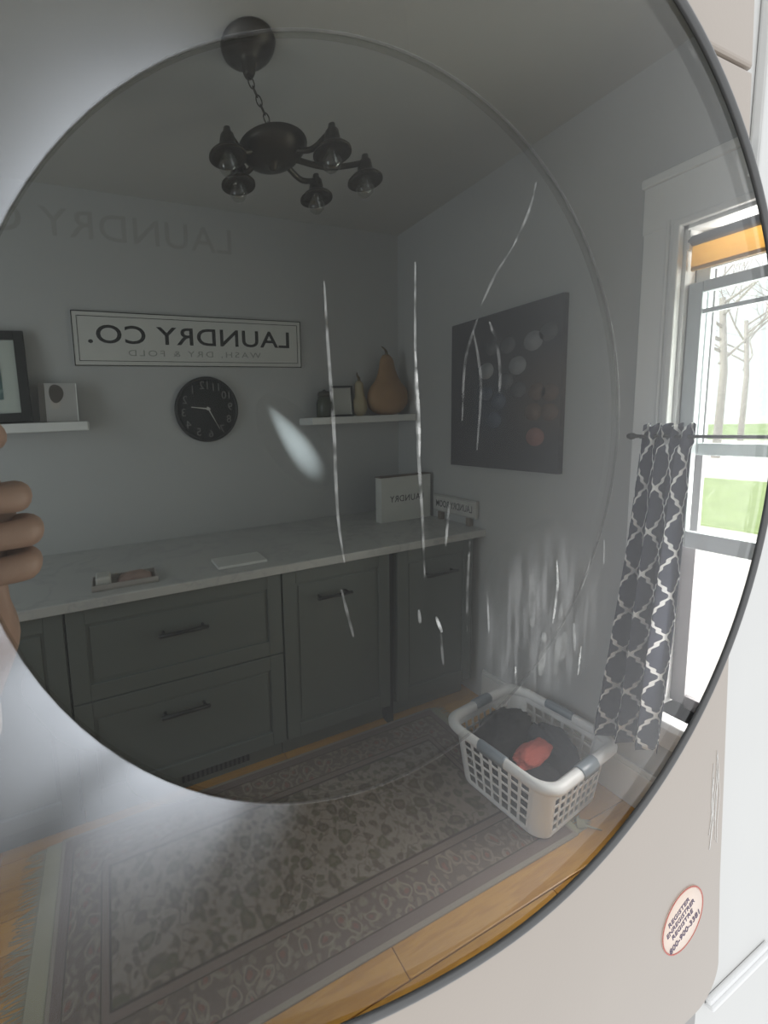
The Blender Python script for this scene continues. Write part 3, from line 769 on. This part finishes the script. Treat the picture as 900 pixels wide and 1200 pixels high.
# rolled rim with a rounded section
m = MB(); sec = [(-.004, .222), (.014, .224), (.024, .236), (.025, .250), (.018, .262), (.004, .266), (-.006, .258), (-.008, .240)]
P = rrect(BH, .062, 8); n = len(P)
for gx, gz in sec:
    Q = rrect(BH, .062+gx*.5, 8, gx); m.v += [tuple(bp(*p, gz)) for p in Q]
k8 = len(sec); m.f = [(r*n+k, r*n+(k+1) % n, ((r+1) % k8)*n+(k+1) % n, ((r+1) % k8)*n+k) for r in range(k8) for k in range(n)]
m.sm = [True]*len(m.f); m.build('rim', M_bk, t)
def grip(fn):
    m = MB(); v = []
    for u in (-.050, -.046, .046, .050):
        for o_, z in ((.0275, .233), (.0285, .252), (.020, .2665), (.004, .2695), (-.0095, .260), (-.010, .242)):
            v.append(tuple(fn(u, o_ if abs(u) < .048 else o_*.9, z)))
    f = [(i*6+k, i*6+(k+1) % 6, (i+1)*6+(k+1) % 6, (i+1)*6+k) for i in range(3) for k in range(6)]+[tuple(range(5, -1, -1)), tuple(range(18, 24))]
    o = m.add(v, f, True).build('handle_grip', M_grip, t)
    h = MB()
ha, hb = half_ax(BH)
grip(lambda u, o_, z: bp(u, -(hb+o_), z)); grip(lambda u, o_, z: bp(u, hb+o_, z)); grip(lambda u, o_, z: bp(ha+o_, u, z)); grip(lambda u, o_, z: bp(-(ha+o_), u, z))
# hand slots below the grips (dark recesses)
def garment(name, label, c, sx, sy, sz, m_, seed, z0, lim):
    bm = bmesh.new(); bmesh.ops.create_icosphere(bm, subdivisions=5, radius=1)
    for v in bm.verts:
        p = v.co.copy(); q = p*1.7+Vector((seed*3.1, seed, 0))
        d = 1+.22*noise.noise(q)+.16*abs(noise.noise(q*2.3))-.10*abs(noise.noise(q*4.7+Vector((9, 1, 2))))
        p = p*d
        v.co = bp(c[0]+p.x*sx, c[1]+p.y*sy, max(z0, c[2]+p.z*sz))
        ax_, bx_ = half_ax(min(BH, max(.0, v.co.z-O.z)))
        loc = v.co-O; a, b = loc.dot(ua), loc.dot(va)
        a = max(-ax_+.012, lim[0], min(ax_-.012, lim[1], a)); b = max(-bx_+.012, lim[2], min(bx_-.012, lim[3], b))
        v.co = bp(a, b, v.co.z-O.z)
    m = MB().bm(bm, True)
    o = m.build(name, m_, loc=bp(c[0], c[1], z0)); tag(o, label, 'clothing'); return o
garment('trousers', 'black crumpled garment filling the back of the laundry basket', (-.03, .075, .145), .175, .085, .125, mat('black_cloth', (.025, .025, .028), .95, var=.3, bscale=300), 1.0, .040, (-1, 1, .022, 1))
garment('sweater', 'charcoal crumpled garment filling the left front of the basket', (-.075, -.055, .09), .120, .095, .090, mat('charcoal_cloth', (.032, .030, .034), .95, var=.3, bscale=300), 2.2, .040, (-1, .034, -1, .020))
garment('jeans', 'slate blue crumpled garment along the right side of the basket', (.10, .0, .105), .085, .135, .125, mat('slate_cloth', (.032, .034, .045), .95, var=.3, bscale=300), 3.7, .040, (.036, 1, -1, .020))
garment('shirt', 'coral red shirt showing among the dark clothes in the basket', (-.045, -.045, .205), .105, .038, .026, mat('coral_cloth', (.55, .12, .09), .9, var=.15, bscale=300), 5.3, .186, (-1, .034, -1, .018))

# ------------------------------------------------------------------ chandelier
HX, HY = .553, 1.215
t = thing('chandelier', 'dark bronze five-arm ceiling light on a chain with downward shades', 'chandelier', (HX, HY, 2.33))
KX = .485
MB().lathe([(.080, 0), (.082, -.006), (.076, -.018), (.056, -.032), (.030, -.044), (.022, -.054), (.018, -.080), (.012, -.090), (0, -.092)], (KX, HY, H), n=32).build('canopy', M_bronze, t)
top, bot = Vector((KX, HY, H-.093)), Vector((HX, HY, 2.406))
nl = 6
for k in range(nl):
    c0 = top.lerp(bot, (k+.5)/nl); ax = (bot-top).normalized(); sd = ax.orthogonal().normalized() if k % 2 else ax.cross(ax.orthogonal()).normalized()
    L = (bot-top).length/nl*.62
    MB().tube([c0+ax*(L*math.sin(a))+sd*(.0075*math.cos(a)) for a in [2*PI*i/14 for i in range(14)]], .0019, 6, closed=True).build('chain_link', M_bronze, t)
MB().lathe([(0, .070), (.006, .068), (.010, .056), (.016, .050), (.020, .044), (.098, .040), (.106, .034), (.095, .018), (.082, .004), (.058, -.008), (.034, -.014), (.014, -.018), (.010, -.030), (0, -.034)], (HX, HY, 2.326), n=36).build('hub', M_bronze, t)
MB().tube([(HX+.011*math.cos(a), HY, 2.406+.012*math.sin(a)) for a in [2*PI*i/14 for i in range(14)]], .0026, 6, closed=True).build('hook_ring', M_bronze, t)
for lx, ly in ((.400, 1.196), (.472, 1.318), (.762, 1.318), (.868, 1.182), (.690, 1.095)):
    d = Vector((lx-HX, ly-HY, 0)); L = d.length; d.normalize(); hub = Vector((HX, HY, 2.335)); e = hub+d*L
    s0 = Vector((e.x, e.y, 2.338))
    arm = MB().tube(crv([hub+d*.07, hub+d*(.07+(L-.07)*.45)+Vector((0, 0, -.012)), hub+d*(L-.018)+Vector((0, 0, .012)), s0+Vector((0, 0, .022))], 6), .0085, 10).build('arm', M_bronze, t)
    MB().lathe([(0, .040), (.010, .036), (.012, .024), (.020, .016), (.024, -.004), (.026, -.020), (.046, -.030), (.056, -.040), (.056, -.046), (.045, -.037), (.020, -.026), (0, -.022)], s0, n=28).build('lamp_shade', M_bronze, arm)
    b = MB().lathe([(.011, -.024), (.014, -.036), (.025, -.052), (.029, -.066), (.025, -.081), (.013, -.092), (0, -.095)], s0, n=22).build('bulb', M_bulb, arm)

# ------------------------------------------------------------------ washing machine: front panel, round door with glass, sticker
IC = (.1217, 1.4937); IR = .1672          # inner glass
t = thing('washing_machine', 'champagne washing machine with a large round glass door in front', 'washing machine', (DC[0], PY, .02))
def panel_right(z): return .478-(z-.977)*(.478-.407)/(1.760-.977)
def outline(zlo, zhi, xl):
    """closed outline of the front panel with rounded lower corners"""
    pts = []; r = .034
    xr = panel_right(zlo)
    for k in range(9): a = -PI/2*(1-k/8); pts.append((xr-r+r*math.cos(a), zlo+r+r*math.sin(a)))
    for k in range(1, 9): z = zlo+r+(zhi-zlo-r)*k/8; pts.append((panel_right(z), z))
    pts.append((xl, zhi))
    for k in range(9): a = PI+PI/2*k/8; pts.append((xl+r+r*math.cos(a), zlo+r+r*math.sin(a)))
    return pts
def plate(name, pts, y0, y1, bev, m_, parent, hole=None):
    """solid plate from an outline (x, z) with softened front edge; hole = function(angle) -> point"""
    bm = bmesh.new()
    loop = [bm.verts.new((x, y1, z)) for x, z in pts]; es = [bm.edges.new((loop[i], loop[(i+1) % len(loop)])) for i in range(len(loop))]
    if hole:
        hl = [bm.verts.new(hole(2*PI*a/NA)) for a in range(NA)]
        for v in hl: v.co.y = y1
        es += [bm.edges.new((hl[i], hl[(i+1) % NA])) for i in range(NA)]
        bmesh.ops.triangle_fill(bm, use_beauty=True, edges=es)
    else: bm.faces.new(loop)
    r = bmesh.ops.extrude_face_region(bm, geom=bm.faces[:])
    for v in r['geom']:
        if isinstance(v, bmesh.types.BMVert): v.co.y = y0
    fr = [e for e in bm.edges if all(abs(v.co.y-y0) < 1e-6 for v in e.verts) and len(e.link_faces) == 2 and any(abs(f.normal.y) < .5 for f in (x.normal_update() or x for x in e.link_faces))]
    if bev: bmesh.ops.bevel(bm, geom=fr, offset=bev, segments=3, affect='EDGES', profile=.5)
    return MB().bm(bm).build(name, m_, parent)
SEAM = 1.7215
inside = lambda a: door_pt(a, 1.012)
# the door hole reaches past the panel's right edge, so the panel is the outline minus the door circle
def panel_pts(zlo, zhi, xl):
    P = outline(zlo, zhi, xl); return P
def cut_panel(name, zlo, zhi, xl, m_, parent):
    P = outline(zlo, zhi, xl) if zlo < 1.2 else [(panel_right(zlo), zlo), (panel_right(zhi), zhi), (xl, zhi), (xl, zlo)]
    bm = bmesh.new(); vs_ = [bm.verts.new((x, .156, z)) for x, z in P]; bm.faces.new(vs_)
    r = bmesh.ops.extrude_face_region(bm, geom=bm.faces[:])
    for v in r['geom']:
        if isinstance(v, bmesh.types.BMVert): v.co.y = PY
    bmesh.ops.recalc_face_normals(bm, faces=bm.faces)
    fe = [e for e in bm.edges if all(abs(v.co.y-PY) < 1e-6 for v in e.verts)]
    bmesh.ops.bevel(bm, geom=fe, offset=.0022, segments=3, affect='EDGES', profile=.5)
    o = MB().bm(bm).build(name, m_, parent)
    mc = MB(); v0 = [door_pt(2*PI*a/NA, 1.012) for a in range(NA)]
    v1 = [door_pt(2*PI*a/NA, 1.016, .20) for a in range(NA)]; v0 = [door_pt(2*PI*a/NA, 1.010, .14) for a in range(NA)]
    mc.add([tuple(p) for p in v0]+[tuple(p) for p in v1], [tuple(range(NA-1, -1, -1)), tuple(range(NA, 2*NA))]+[(a, (a+1) % NA, NA+(a+1) % NA, NA+a) for a in range(NA)])
    c_ = mc.build('cutter', m_, parent)
    b = o.modifiers.new('cut', 'BOOLEAN'); b.operation = 'DIFFERENCE'; b.object = c_; b.solver = 'EXACT'
    dg = bpy.context.evaluated_depsgraph_get(); dg.update()
    me = bpy.data.meshes.new_from_object(o.evaluated_get(dg)); o.modifiers.clear(); o.data = me
    bpy.data.objects.remove(c_)
    return o
cut_panel('front_panel', .977, SEAM-.0012, -.215, M_beige, t)
cut_panel('control_panel', SEAM+.0012, 1.86, -.215, M_beige, t)
MB().box(-.20, panel_right(SEAM)-.003, .1555, .1575, SEAM-.004, SEAM+.004).build('seam_shadow_gap', M_dark, t) if False else None
# lower body below the front panel
m = MB().box(-.205, .455, .1535, .1575, .02, .972, .001); m.build('lower_panel', mat('machine_grey', (.28, .27, .26), .5, .2), t)
m = MB(); NR = 144
m.tube([door_pt(2*PI*a/NR, 1.004) + Vector((0, -.001, 0)) for a in range(NR)], .0020, 10, closed=True); m.build('door_rim', M_rim, t)
def glass_plate(name, outer, inner, m_, y=PY, th=.003):
    m = MB(); v = []
    for a in range(NA):
        q = 2*PI*a/NA; o_ = outer(q)
        if inner: i_ = inner(q); v += [(o_[0], y, o_[1]), (i_[0], y, i_[1]), (i_[0], y+th, i_[1]), (o_[0], y+th, o_[1])]
        else: v += [(o_[0], y, o_[1]), (o_[0], y+th, o_[1])]
    k = 4 if inner else 2
    f = []
    for a in range(NA):
        b = (a+1) % NA
        if inner:
            for q in range(4): f.append((a*4+q, a*4+(q+1) % 4, b*4+(q+1) % 4, b*4+q))
        else: f.append((a*2, a*2+1, b*2+1, b*2))
    if not inner: f += [tuple(a*2 for a in range(NA)), tuple(a*2+1 for a in range(NA-1, -1, -1))]
    return m.add(v, f).build(name, m_, t)
def inner_pt(a, k=1.0): return (IC[0]+IR*k*math.cos(a), IC[1]+IR*k*math.sin(a))
def outer_pt(a):
    p = door_pt(a, .998); return (p.x, p.z)
RT = Vector((DC[0], PY, .02))             # the machine's own origin
def ring_pt(a):
    """where a ray from the inner glass's centre meets the door outline"""
    k = .05
    while True:
        x, z = IC[0]+k*math.cos(a), IC[1]+k*math.sin(a)
        rx = RX if x > DC[0] else RXL
        if ((x-DC[0])/(rx*.998))**2+((z-DC[1])/(RZ*.998))**2 >= 1: return (x, z)
        k += .0005
axis = (.80, 0, -.60)  # tint clears towards lower right, standing in for brighter reflections there
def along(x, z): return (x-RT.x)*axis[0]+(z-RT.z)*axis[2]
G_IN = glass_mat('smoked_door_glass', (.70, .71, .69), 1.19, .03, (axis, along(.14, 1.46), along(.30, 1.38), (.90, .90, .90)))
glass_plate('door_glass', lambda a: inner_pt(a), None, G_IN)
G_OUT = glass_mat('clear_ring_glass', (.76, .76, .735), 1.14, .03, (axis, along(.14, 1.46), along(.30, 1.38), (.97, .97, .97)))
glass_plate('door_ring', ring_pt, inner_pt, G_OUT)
m = MB(); m.tube([(*inner_pt(2*PI*a/NR)[:1], PY-.0004, inner_pt(2*PI*a/NR)[1]) for a in range(NR)], .0006, 8, closed=True)
m.build('door_glass_edge', glass_mat('edge_glass', (.86, .86, .86), 1.25, .2), t)
# milky glare painted along the left of the ring, fading outwards, with darker bands
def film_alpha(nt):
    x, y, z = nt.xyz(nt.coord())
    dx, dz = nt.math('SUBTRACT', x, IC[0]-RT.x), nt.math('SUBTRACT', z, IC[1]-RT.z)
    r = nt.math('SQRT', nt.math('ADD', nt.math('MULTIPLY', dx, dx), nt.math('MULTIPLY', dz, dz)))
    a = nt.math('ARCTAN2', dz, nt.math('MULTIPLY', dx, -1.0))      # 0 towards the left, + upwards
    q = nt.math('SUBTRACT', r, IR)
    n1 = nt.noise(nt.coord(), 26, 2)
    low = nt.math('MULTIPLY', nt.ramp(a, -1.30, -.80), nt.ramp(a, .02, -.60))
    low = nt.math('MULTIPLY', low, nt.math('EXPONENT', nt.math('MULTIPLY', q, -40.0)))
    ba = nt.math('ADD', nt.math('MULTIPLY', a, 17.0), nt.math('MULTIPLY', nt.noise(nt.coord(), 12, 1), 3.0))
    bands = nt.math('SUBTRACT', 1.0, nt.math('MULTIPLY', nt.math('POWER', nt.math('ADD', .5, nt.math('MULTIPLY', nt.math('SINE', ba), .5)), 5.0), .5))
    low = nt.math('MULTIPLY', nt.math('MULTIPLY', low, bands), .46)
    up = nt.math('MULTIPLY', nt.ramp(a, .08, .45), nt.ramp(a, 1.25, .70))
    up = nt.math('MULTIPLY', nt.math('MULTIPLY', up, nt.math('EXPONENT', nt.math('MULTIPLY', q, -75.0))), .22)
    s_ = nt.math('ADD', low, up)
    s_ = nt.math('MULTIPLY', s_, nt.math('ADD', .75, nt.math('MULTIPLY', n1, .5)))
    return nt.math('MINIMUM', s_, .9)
M_film = film_mat('milky_glare', (.67, .70, .745), film_alpha)
o = glass_plate('ring_glare', lambda a: ring_pt(a) if abs(math.atan2(math.sin(a-PI), math.cos(a-PI))) < 1.6 else inner_pt(a, 1.002), lambda a: inner_pt(a, 1.0), M_film, PY-.0009, .0004)
tag(o, 'milky glare painted on the left of the glass ring')
# soft pale glare painted as a film in the middle of the glass
def glare_alpha(nt):
    x, y, z = nt.xyz(nt.coord())
    dx, dz = nt.math('SUBTRACT', x, .0735-RT.x), nt.math('SUBTRACT', z, 1.4990-RT.z)
    c, s_ = math.cos(.93), math.sin(.93)
    u = nt.math('ADD', nt.math('MULTIPLY', dx, c), nt.math('MULTIPLY', dz, -s_)); v = nt.math('ADD', nt.math('MULTIPLY', dx, s_), nt.math('MULTIPLY', dz, c))
    wd = nt.math('ADD', .0062, nt.math('MULTIPLY', u, .14))
    e = nt.math('ADD', nt.math('POWER', nt.math('DIVIDE', u, .0215), 2.0), nt.math('POWER', nt.math('DIVIDE', v, wd), 2.0))
    return nt.math('MULTIPLY', nt.ramp(e, 1.0, -.7), .46)
M_glare = film_mat('pale_glare', (.60, .68, .68), glare_alpha)
m = MB(); v = []
for a in range(32):
    q = 2*PI*a/32; u, w2 = .024*math.cos(q), .0115*math.sin(q); c, s_ = math.cos(.93), math.sin(.93)
    v.append((.0735+u*c+w2*s_, 1.4990-u*s_+w2*c))
m.add([(x, PY-.0010, z) for x, z in v]+[(x, PY-.0004, z) for x, z in v], [tuple(range(31, -1, -1)), tuple(range(32, 64))]+[(a, (a+1) % 32, 32+(a+1) % 32, 32+a) for a in range(32)])
tag(m.build('glare_spot', M_glare, t), 'pale leaf-shaped glare painted in the middle of the glass')
# thin dried water streaks
def streak_mat(name, a_):
    nt = NT(bpy.data.materials.new(name)); n = nt.noise(nt.coord(), 120, 2)
    al = nt.math('MULTIPLY', nt.ramp(n, .30, .62), a_)
    di = nt.n('ShaderNodeBsdfDiffuse', {0: (.80, .80, .77, 1)}).outputs[0]; tr = nt.n('ShaderNodeBsdfTransparent').outputs[0]
    return nt.done(nt.n('ShaderNodeMixShader', {0: al, 1: tr, 2: di}).outputs[0])
MS = [streak_mat('water_streak_faint', .06), streak_mat('water_streak_mid', .12), streak_mat('water_streak_bright', .36)]
ST = [([(.089, 1.565), (.090, 1.541), (.092, 1.505), (.093, 1.467), (.096, 1.444)], 1, .0009), ([(.136, 1.577), (.136, 1.535), (.138, 1.489), (.140, 1.462), (.142, 1.425)], 1, .0010), ([(.136, 1.538), (.138, 1.508), (.1385, 1.489)], 2, .0009),
      ([(.212, 1.622), (.207, 1.607), (.197, 1.590)], 1, .0008), ([(.197, 1.590), (.185, 1.575), (.176, 1.560)], 0, .0008), ([(.174, 1.554), (.170, 1.545), (.166, 1.531), (.165, 1.505)], 0, .0009), ([(.171, 1.549), (.175, 1.535), (.177, 1.519), (.175, 1.490)], 0, .0009),
      ([(.182, 1.553), (.187, 1.544), (.190, 1.527), (.189, 1.514)], 0, .0010), ([(.182, 1.553), (.1845, 1.547)], 2, .0008), ([(.238, 1.424), (.240, 1.409), (.239, 1.397), (.237, 1.384)], 2, .0010), ([(.171, 1.443), (.170, 1.418), (.170, 1.394)], 0, .0009), ([(.171, 1.443), (.1705, 1.435)], 1, .0009),
      ([(.207, 1.365), (.208, 1.354)], 2, .0008), ([(.264, 1.363), (.262, 1.345)], 2, .0008), ([(.157, 1.464), (.155, 1.443)], 1, .0009), ([(.094, 1.432), (.100, 1.408)], 0, .0008), ([(.281, 1.428), (.282, 1.413)], 1, .0007), ([(.184, 1.413), (.186, 1.390)], 1, .0007),
      ([(.138, 1.413), (.139, 1.406)], 1, .0010), ([(.149, 1.407), (.153, 1.398)], 2, .0010), ([(.152, 1.398), (.154, 1.380)], 0, .0009), ([(.230, 1.380), (.228, 1.354)], 1, .0028), ([(.248, 1.376), (.246, 1.358)], 0, .0030), ([(.268, 1.415), (.262, 1.400)], 1, .0006), ([(.244, 1.395), (.241, 1.350)], 0, .0022), ([(.256, 1.380), (.258, 1.362)], 1, .0012), ([(.218, 1.420), (.220, 1.385)], 0, .0024)]
for pts, k, r in ST:
    c_ = crv([(x, PY-.0006, z) for x, z in pts], 6); n = len(c_)
    m = MB().tube(c_, [r*(.35+.65*math.sin(PI*(i+.4)/(n+.2))) for i in range(n)], 6)
    m.v = [(p[0], PY-.0006+(p[1]-PY+.0006)*.35, p[2]) for p in m.v]
    m.build('water_streak', MS[k], t)
# milky haze with vertical runs, painted as a film over the lower right
def haze_alpha(nt):
    v = nt.coord(); x, y, z = nt.xyz(v)
    e = nt.math('ADD', nt.math('POWER', nt.math('DIVIDE', nt.math('SUBTRACT', x, .232-RT.x), .062), 2.0), nt.math('POWER', nt.math('DIVIDE', nt.math('SUBTRACT', z, 1.387-RT.z), .060), 2.0))
    n = nt.noise(nt.n('ShaderNodeMapping', {'Vector': v, 'Scale': (160, 1, 22)}).outputs[0], 1.0, 3)
    return nt.math('MULTIPLY', nt.math('MULTIPLY', nt.ramp(e, 1.0, 0.0), nt.ramp(n, .35, .75)), .10)
m = MB(); v = [(.232+.063*math.cos(2*PI*a/40), 1.387+.061*math.sin(2*PI*a/40)) for a in range(40)]
m.add([(x, PY-.0003, z) for x, z in v]+[(x, PY-.0001, z) for x, z in v], [tuple(range(39, -1, -1)), tuple(range(40, 80))]+[(a, (a+1) % 40, 40+(a+1) % 40, 40+a) for a in range(40)])
tag(m.build('haze_film', film_mat('milky_haze', (.70, .70, .69), haze_alpha), t), 'painted streaky haze on the lower right of the glass')
# fine scratches on the panel
m = MB(); rr = random.Random(5)
for k in range(7):
    x0_, z0_ = .441+rr.uniform(-.006, .006), 1.235-rr.uniform(0, .03)
    m.tube(crv([(x0_+.0035*j*.5+rr.uniform(-.002, .002), PY-.0002, z0_-.022*j) for j in range(4)], 4), .00018, 4)
m.build('scratch', mat('bright_scratch', (.80, .79, .76), .3), t)
# round registration sticker
SP = (.4097, 1.0910); ang = math.radians(24.5)
ex = (math.cos(ang), 0, math.sin(ang)); ez = (-math.sin(ang), 0, math.cos(ang)); en = (0, -1, 0)
st = MB().lathe([(.0290, 0), (.0290, .0004)], (SP[0], PY, SP[1]), 'Y', 48).build('sticker', mat('sticker_peach', (.80, .66, .56), .5, var=.05), t)
tag(st, 'round peach sticker with a red edge on the front panel')
m = MB()
m.lathe([(.0278, .0003), (.0278, .00055), (.0290, .00055), (.0290, .0003)], (SP[0], PY, SP[1]), 'Y', 48)
m.f = [f for f in m.f if len(f) == 4]; m.sm = m.sm[:len(m.f)]
m.build('sticker_border', mat('sticker_red', (.45, .09, .06), .5), st)
M_stk = mat('sticker_ink', (.07, .045, .10), .6)
for body, du, dv, wd, hh in (('REGISTER', .0, .0138, .030, .0052), ('ENREGISTRER', .0, .0058, .040, .0052), ('REGISTRE', .0, -.0022, .030, .0052), ('800-900-3381', .0, -.0128, .044, .0062)):
    o_ = Vector((SP[0], PY-.00045, SP[1]))+Vector(ex)*(du-.002)+Vector(ez)*dv
    text('sticker_lettering', body, M_stk, st, o_, ex, ez, en, wd, hh, depth=.00015, bold=.012)

# ------------------------------------------------------------------ photographer (only a hand and cuff reach into the picture)
P = (-.50, .66, 0)
t = thing('person', 'person in a pale pink shirt whose raised hand enters at left edge', 'person', P)
px, py_ = P[0], P[1]
Sh, El, Wr = Vector((px+.17, py_-.01, 1.33)), Vector((-.222, .47, 1.130)), Vector((-.084, .305, 1.380))
hand = Vector((-.085, .298, 1.438))
V = []; E_ = []
def jv(x, y, z, r, r2=None, link=None):
    V.append((x, y, z, r, r2 or r)); i = len(V)-1
    if link is not None: E_.append((link, i))
    return i
pel = jv(px, py_, .92, .15, .11); wai = jv(px, py_, 1.06, .125, .095, pel); che = jv(px, py_, 1.24, .15, .105, wai); nk = jv(px, py_, 1.40, .060, .060, che); nk2 = jv(px, py_-.01, 1.47, .052, .055, nk)
hd = jv(px, py_-.025, 1.555, .076, .092, nk2); hd2 = jv(px, py_-.02, 1.64, .072, .088, hd); jv(px, py_-.01, 1.70, .045, .055, hd2)
for s_ in (-1, 1):
    hip = jv(px+.09*s_, py_, .84, .088, .088, pel); kn = jv(px+.10*s_, py_-.01, .48, .058, .060, hip); an = jv(px+.105*s_, py_+.02, .10, .038, .040, kn); jv(px+.115*s_, py_-.13, .035, .036, .028, an)
# right-hand side arm raised with the phone
s1 = jv(Sh.x, Sh.y, Sh.z, .060, .060, che); e1 = jv(El.x, El.y, El.z, .043, .043, s1); f1 = jv(*(El.lerp(Wr, .35)), .040, .040, e1); w1 = jv(Wr.x, Wr.y, Wr.z, .0245, .0225, f1)
pm = jv(hand.x-.004, hand.y, hand.z-.012, .030, .018, w1)
pk = jv(hand.x-.004, hand.y-.004, hand.z+.030, .034, .017, pm)
for k in range(4):                        # four fingers curled round the edge of the phone, stacked one above the other
    z = (1.508, 1.469, 1.447, 1.426)[k]; L = (.62, 1.02, 1.2, 1.10)[k]
    a = jv(hand.x-.004, hand.y+.012, z-.006, .0105, .0105, pk if k < 2 else pm)
    b = jv(hand.x+.026*L, hand.y-.002, z, .0112, .0112, a); c = jv(hand.x+.030*L, hand.y-.024, z+.001, .0098, .0098, b); jv(hand.x+.008, hand.y-.036, z+.002, .0082, .0082, c)
th = jv(hand.x-.018, hand.y-.020, hand.z+.018, .0135, .0125, pm); th2 = jv(hand.x-.030, hand.y-.032, hand.z+.050, .0115, .0105, th); jv(hand.x-.034, hand.y-.034, hand.z+.082, .0090, .0085, th2)
# other arm, bent to the phone's far edge
s2 = jv(px-.17, py_-.01, 1.33, .060, .060, che); e2 = jv(px-.20, py_-.14, 1.12, .043, .043, s2); w2 = jv(-.34, .32, 1.39, .025, .023, e2); p2 = jv(-.318, .302, 1.445, .031, .018, w2)
for k in range(4):
    z = 1.500-.024*k; a = jv(-.308, .312, z-.006, .0098, .0098, p2); b = jv(-.288, .300, z, .0100, .0100, a); jv(-.292, .280, z, .0085, .0085, b)
th = jv(-.300, .285, 1.46, .012, .011, p2); jv(-.280, .268, 1.49, .0095, .009, th)
skin_obj('body', V, E_, M_skin, t, 0, 2)
V = []; E_ = []
a = jv(px, py_, .86, .162, .122); b = jv(px, py_, 1.06, .140, .110, a); c = jv(px, py_, 1.25, .165, .120, b); d = jv(px, py_, 1.385, .085, .080, c)
e = jv(Sh.x, Sh.y, Sh.z, .074, .074, c); f = jv(El.x, El.y, El.z, .060, .060, e); q_ = El.lerp(Wr, .50); f = jv(q_.x, q_.y, q_.z, .050, .050, f); q_ = El.lerp(Wr, .66); jv(q_.x, q_.y, q_.z, .043, .043, f)
e = jv(px-.17, py_-.01, 1.33, .074, .074, c); f = jv(px-.20, py_-.14, 1.12, .060, .060, e); q_ = Vector((px-.20, py_-.14, 1.12)).lerp(Vector((-.34, .32, 1.39)), .6); jv(q_.x, q_.y, q_.z, .046, .046, f)
skin_obj('shirt', V, E_, M_shirt, t, 0, 2)
V = []; E_ = []
a = jv(px, py_, .94, .158, .120)
for s_ in (-1, 1):
    b = jv(px+.09*s_, py_, .82, .100, .102, a); c = jv(px+.10*s_, py_-.01, .48, .074, .076, b); jv(px+.105*s_, py_+.015, .12, .062, .064, c)
skin_obj('trousers', V, E_, M_trouser, t, 0, 2)
for s_ in (-1, 1):
    V = []; E_ = []
    a = jv(px+.105*s_, py_+.055, .045, .042, .038); b = jv(px+.108*s_, py_-.03, .043, .044, .038, a); jv(px+.116*s_, py_-.16, .036, .042, .030, b)
    skin_obj('shoe', V, E_, M_shoe, t, 0, 2)
bm = bmesh.new(); bmesh.ops.create_icosphere(bm, subdivisions=4, radius=1)
bmesh.ops.delete(bm, geom=[v for v in bm.verts if v.co.y < -.25 and v.co.z < .42], context='VERTS')
for v in bm.verts:
    n_ = 1+.05*noise.noise(v.co*6); v.co = Vector((px+v.co.x*.098*n_, py_-.012+v.co.y*.118*n_, 1.625+v.co.z*(.128 if v.co.z > 0 else .20)*n_))
hr = MB().bm(bm, True).build('hair', M_hair, t); modi(hr, 'SOLIDIFY', thickness=.012)
for s_ in (-1, 1):
    MB().lathe([(0, -.011), (.008, -.008), (.011, 0), (.008, .008), (0, .011)], (px+.032*s_, py_-.100, 1.605), n=12).build('eye', mat('eye_white', (.7, .7, .7), .2), t)
    MB().lathe([(0, -.028), (.010, -.02), (.012, 0), (.010, .02), (0, .028)], (px+.088*s_, py_-.01, 1.595), n=10).build('ear', M_skin, t)
MB().lathe([(0, -.026), (.016, -.020), (.012, 0), (.006, .022), (0, .028)], (px, py_-.122, 1.578), n=12).build('nose', M_skin, t)
MB().tube([(px-.024, py_-.100, 1.535), (px, py_-.110, 1.537), (px+.024, py_-.100, 1.535)], [.003, .007, .003], 8).build('mouth', mat('lip', (.40, .16, .14), .5), t)
ph_ = thing('smartphone', 'black smartphone held upright in the raised hands of the person', 'phone', (-.195, .285, 1.40))
MB().box(-.270, -.084, .280, .289, 1.395, 1.485, .004).build('case', M_black, ph_)
MB().lathe([(.011, 0), (.011, .002)], (-.100, .280, 1.47), 'Y', 20).build('camera_lens', mat('lens_black', (.01, .01, .015), .08), ph_)

# ------------------------------------------------------------------ outdoors beyond the window
struct(MB().box(2.4, 90, .2, 90, -.62, -.50).build('ground', M_pave))
for k, (xa, xb) in enumerate(((9.3, 15.5), (34, 60))):
    o = MB().box(xa, xb, .3, 70, -.50, -.47).build('lawn', M_gasket); o['kind'] = 'structure'
def bare_tree(label, x, y, h, seed):
    rr = random.Random(seed); t = thing('bare_tree', label, 'tree', (x, y, -.5))
    tr = MB().tube([(x, y, -.5), (x+.1, y, h*.25), (x, y+.15, h*.5)], [.12, .10, .08], 10).build('trunk', M_bark, t)
    def branch(p, d, l, r, dep, mb):
        q = p+d*l; m1 = p.lerp(q, .5)+Vector((rr.uniform(-.1, .1), rr.uniform(-.1, .1), rr.uniform(-.05, .1)))*l*.6
        mb.tube([p, m1, q], [r, r*.8, r*.6], 6)
        if dep:
            for k in range(3):
                nd = (d+Vector((rr.uniform(-.8, .8), rr.uniform(-.8, .8), rr.uniform(-.3, .7)))).normalized(); branch(q if k else m1, nd, l*rr.uniform(.55, .8), r*.55, dep-1, mb)
    for k in range(6):
        a = 2*PI*k/6+rr.uniform(-.3, .3); mb = MB(); branch(Vector((x, y+.1, h*(.28+.04*k))), Vector((math.cos(a), math.sin(a), .75)).normalized(), h*.25, .045, 3, mb); mb.build('branch', M_bark, t)
bare_tree('bare grey tree outside the window in front of the pale sky', 22.0, 8.2, 11.0, 1)
bare_tree('bare grey tree standing farther away beyond the road', 33.0, 11.4, 12.0, 2)
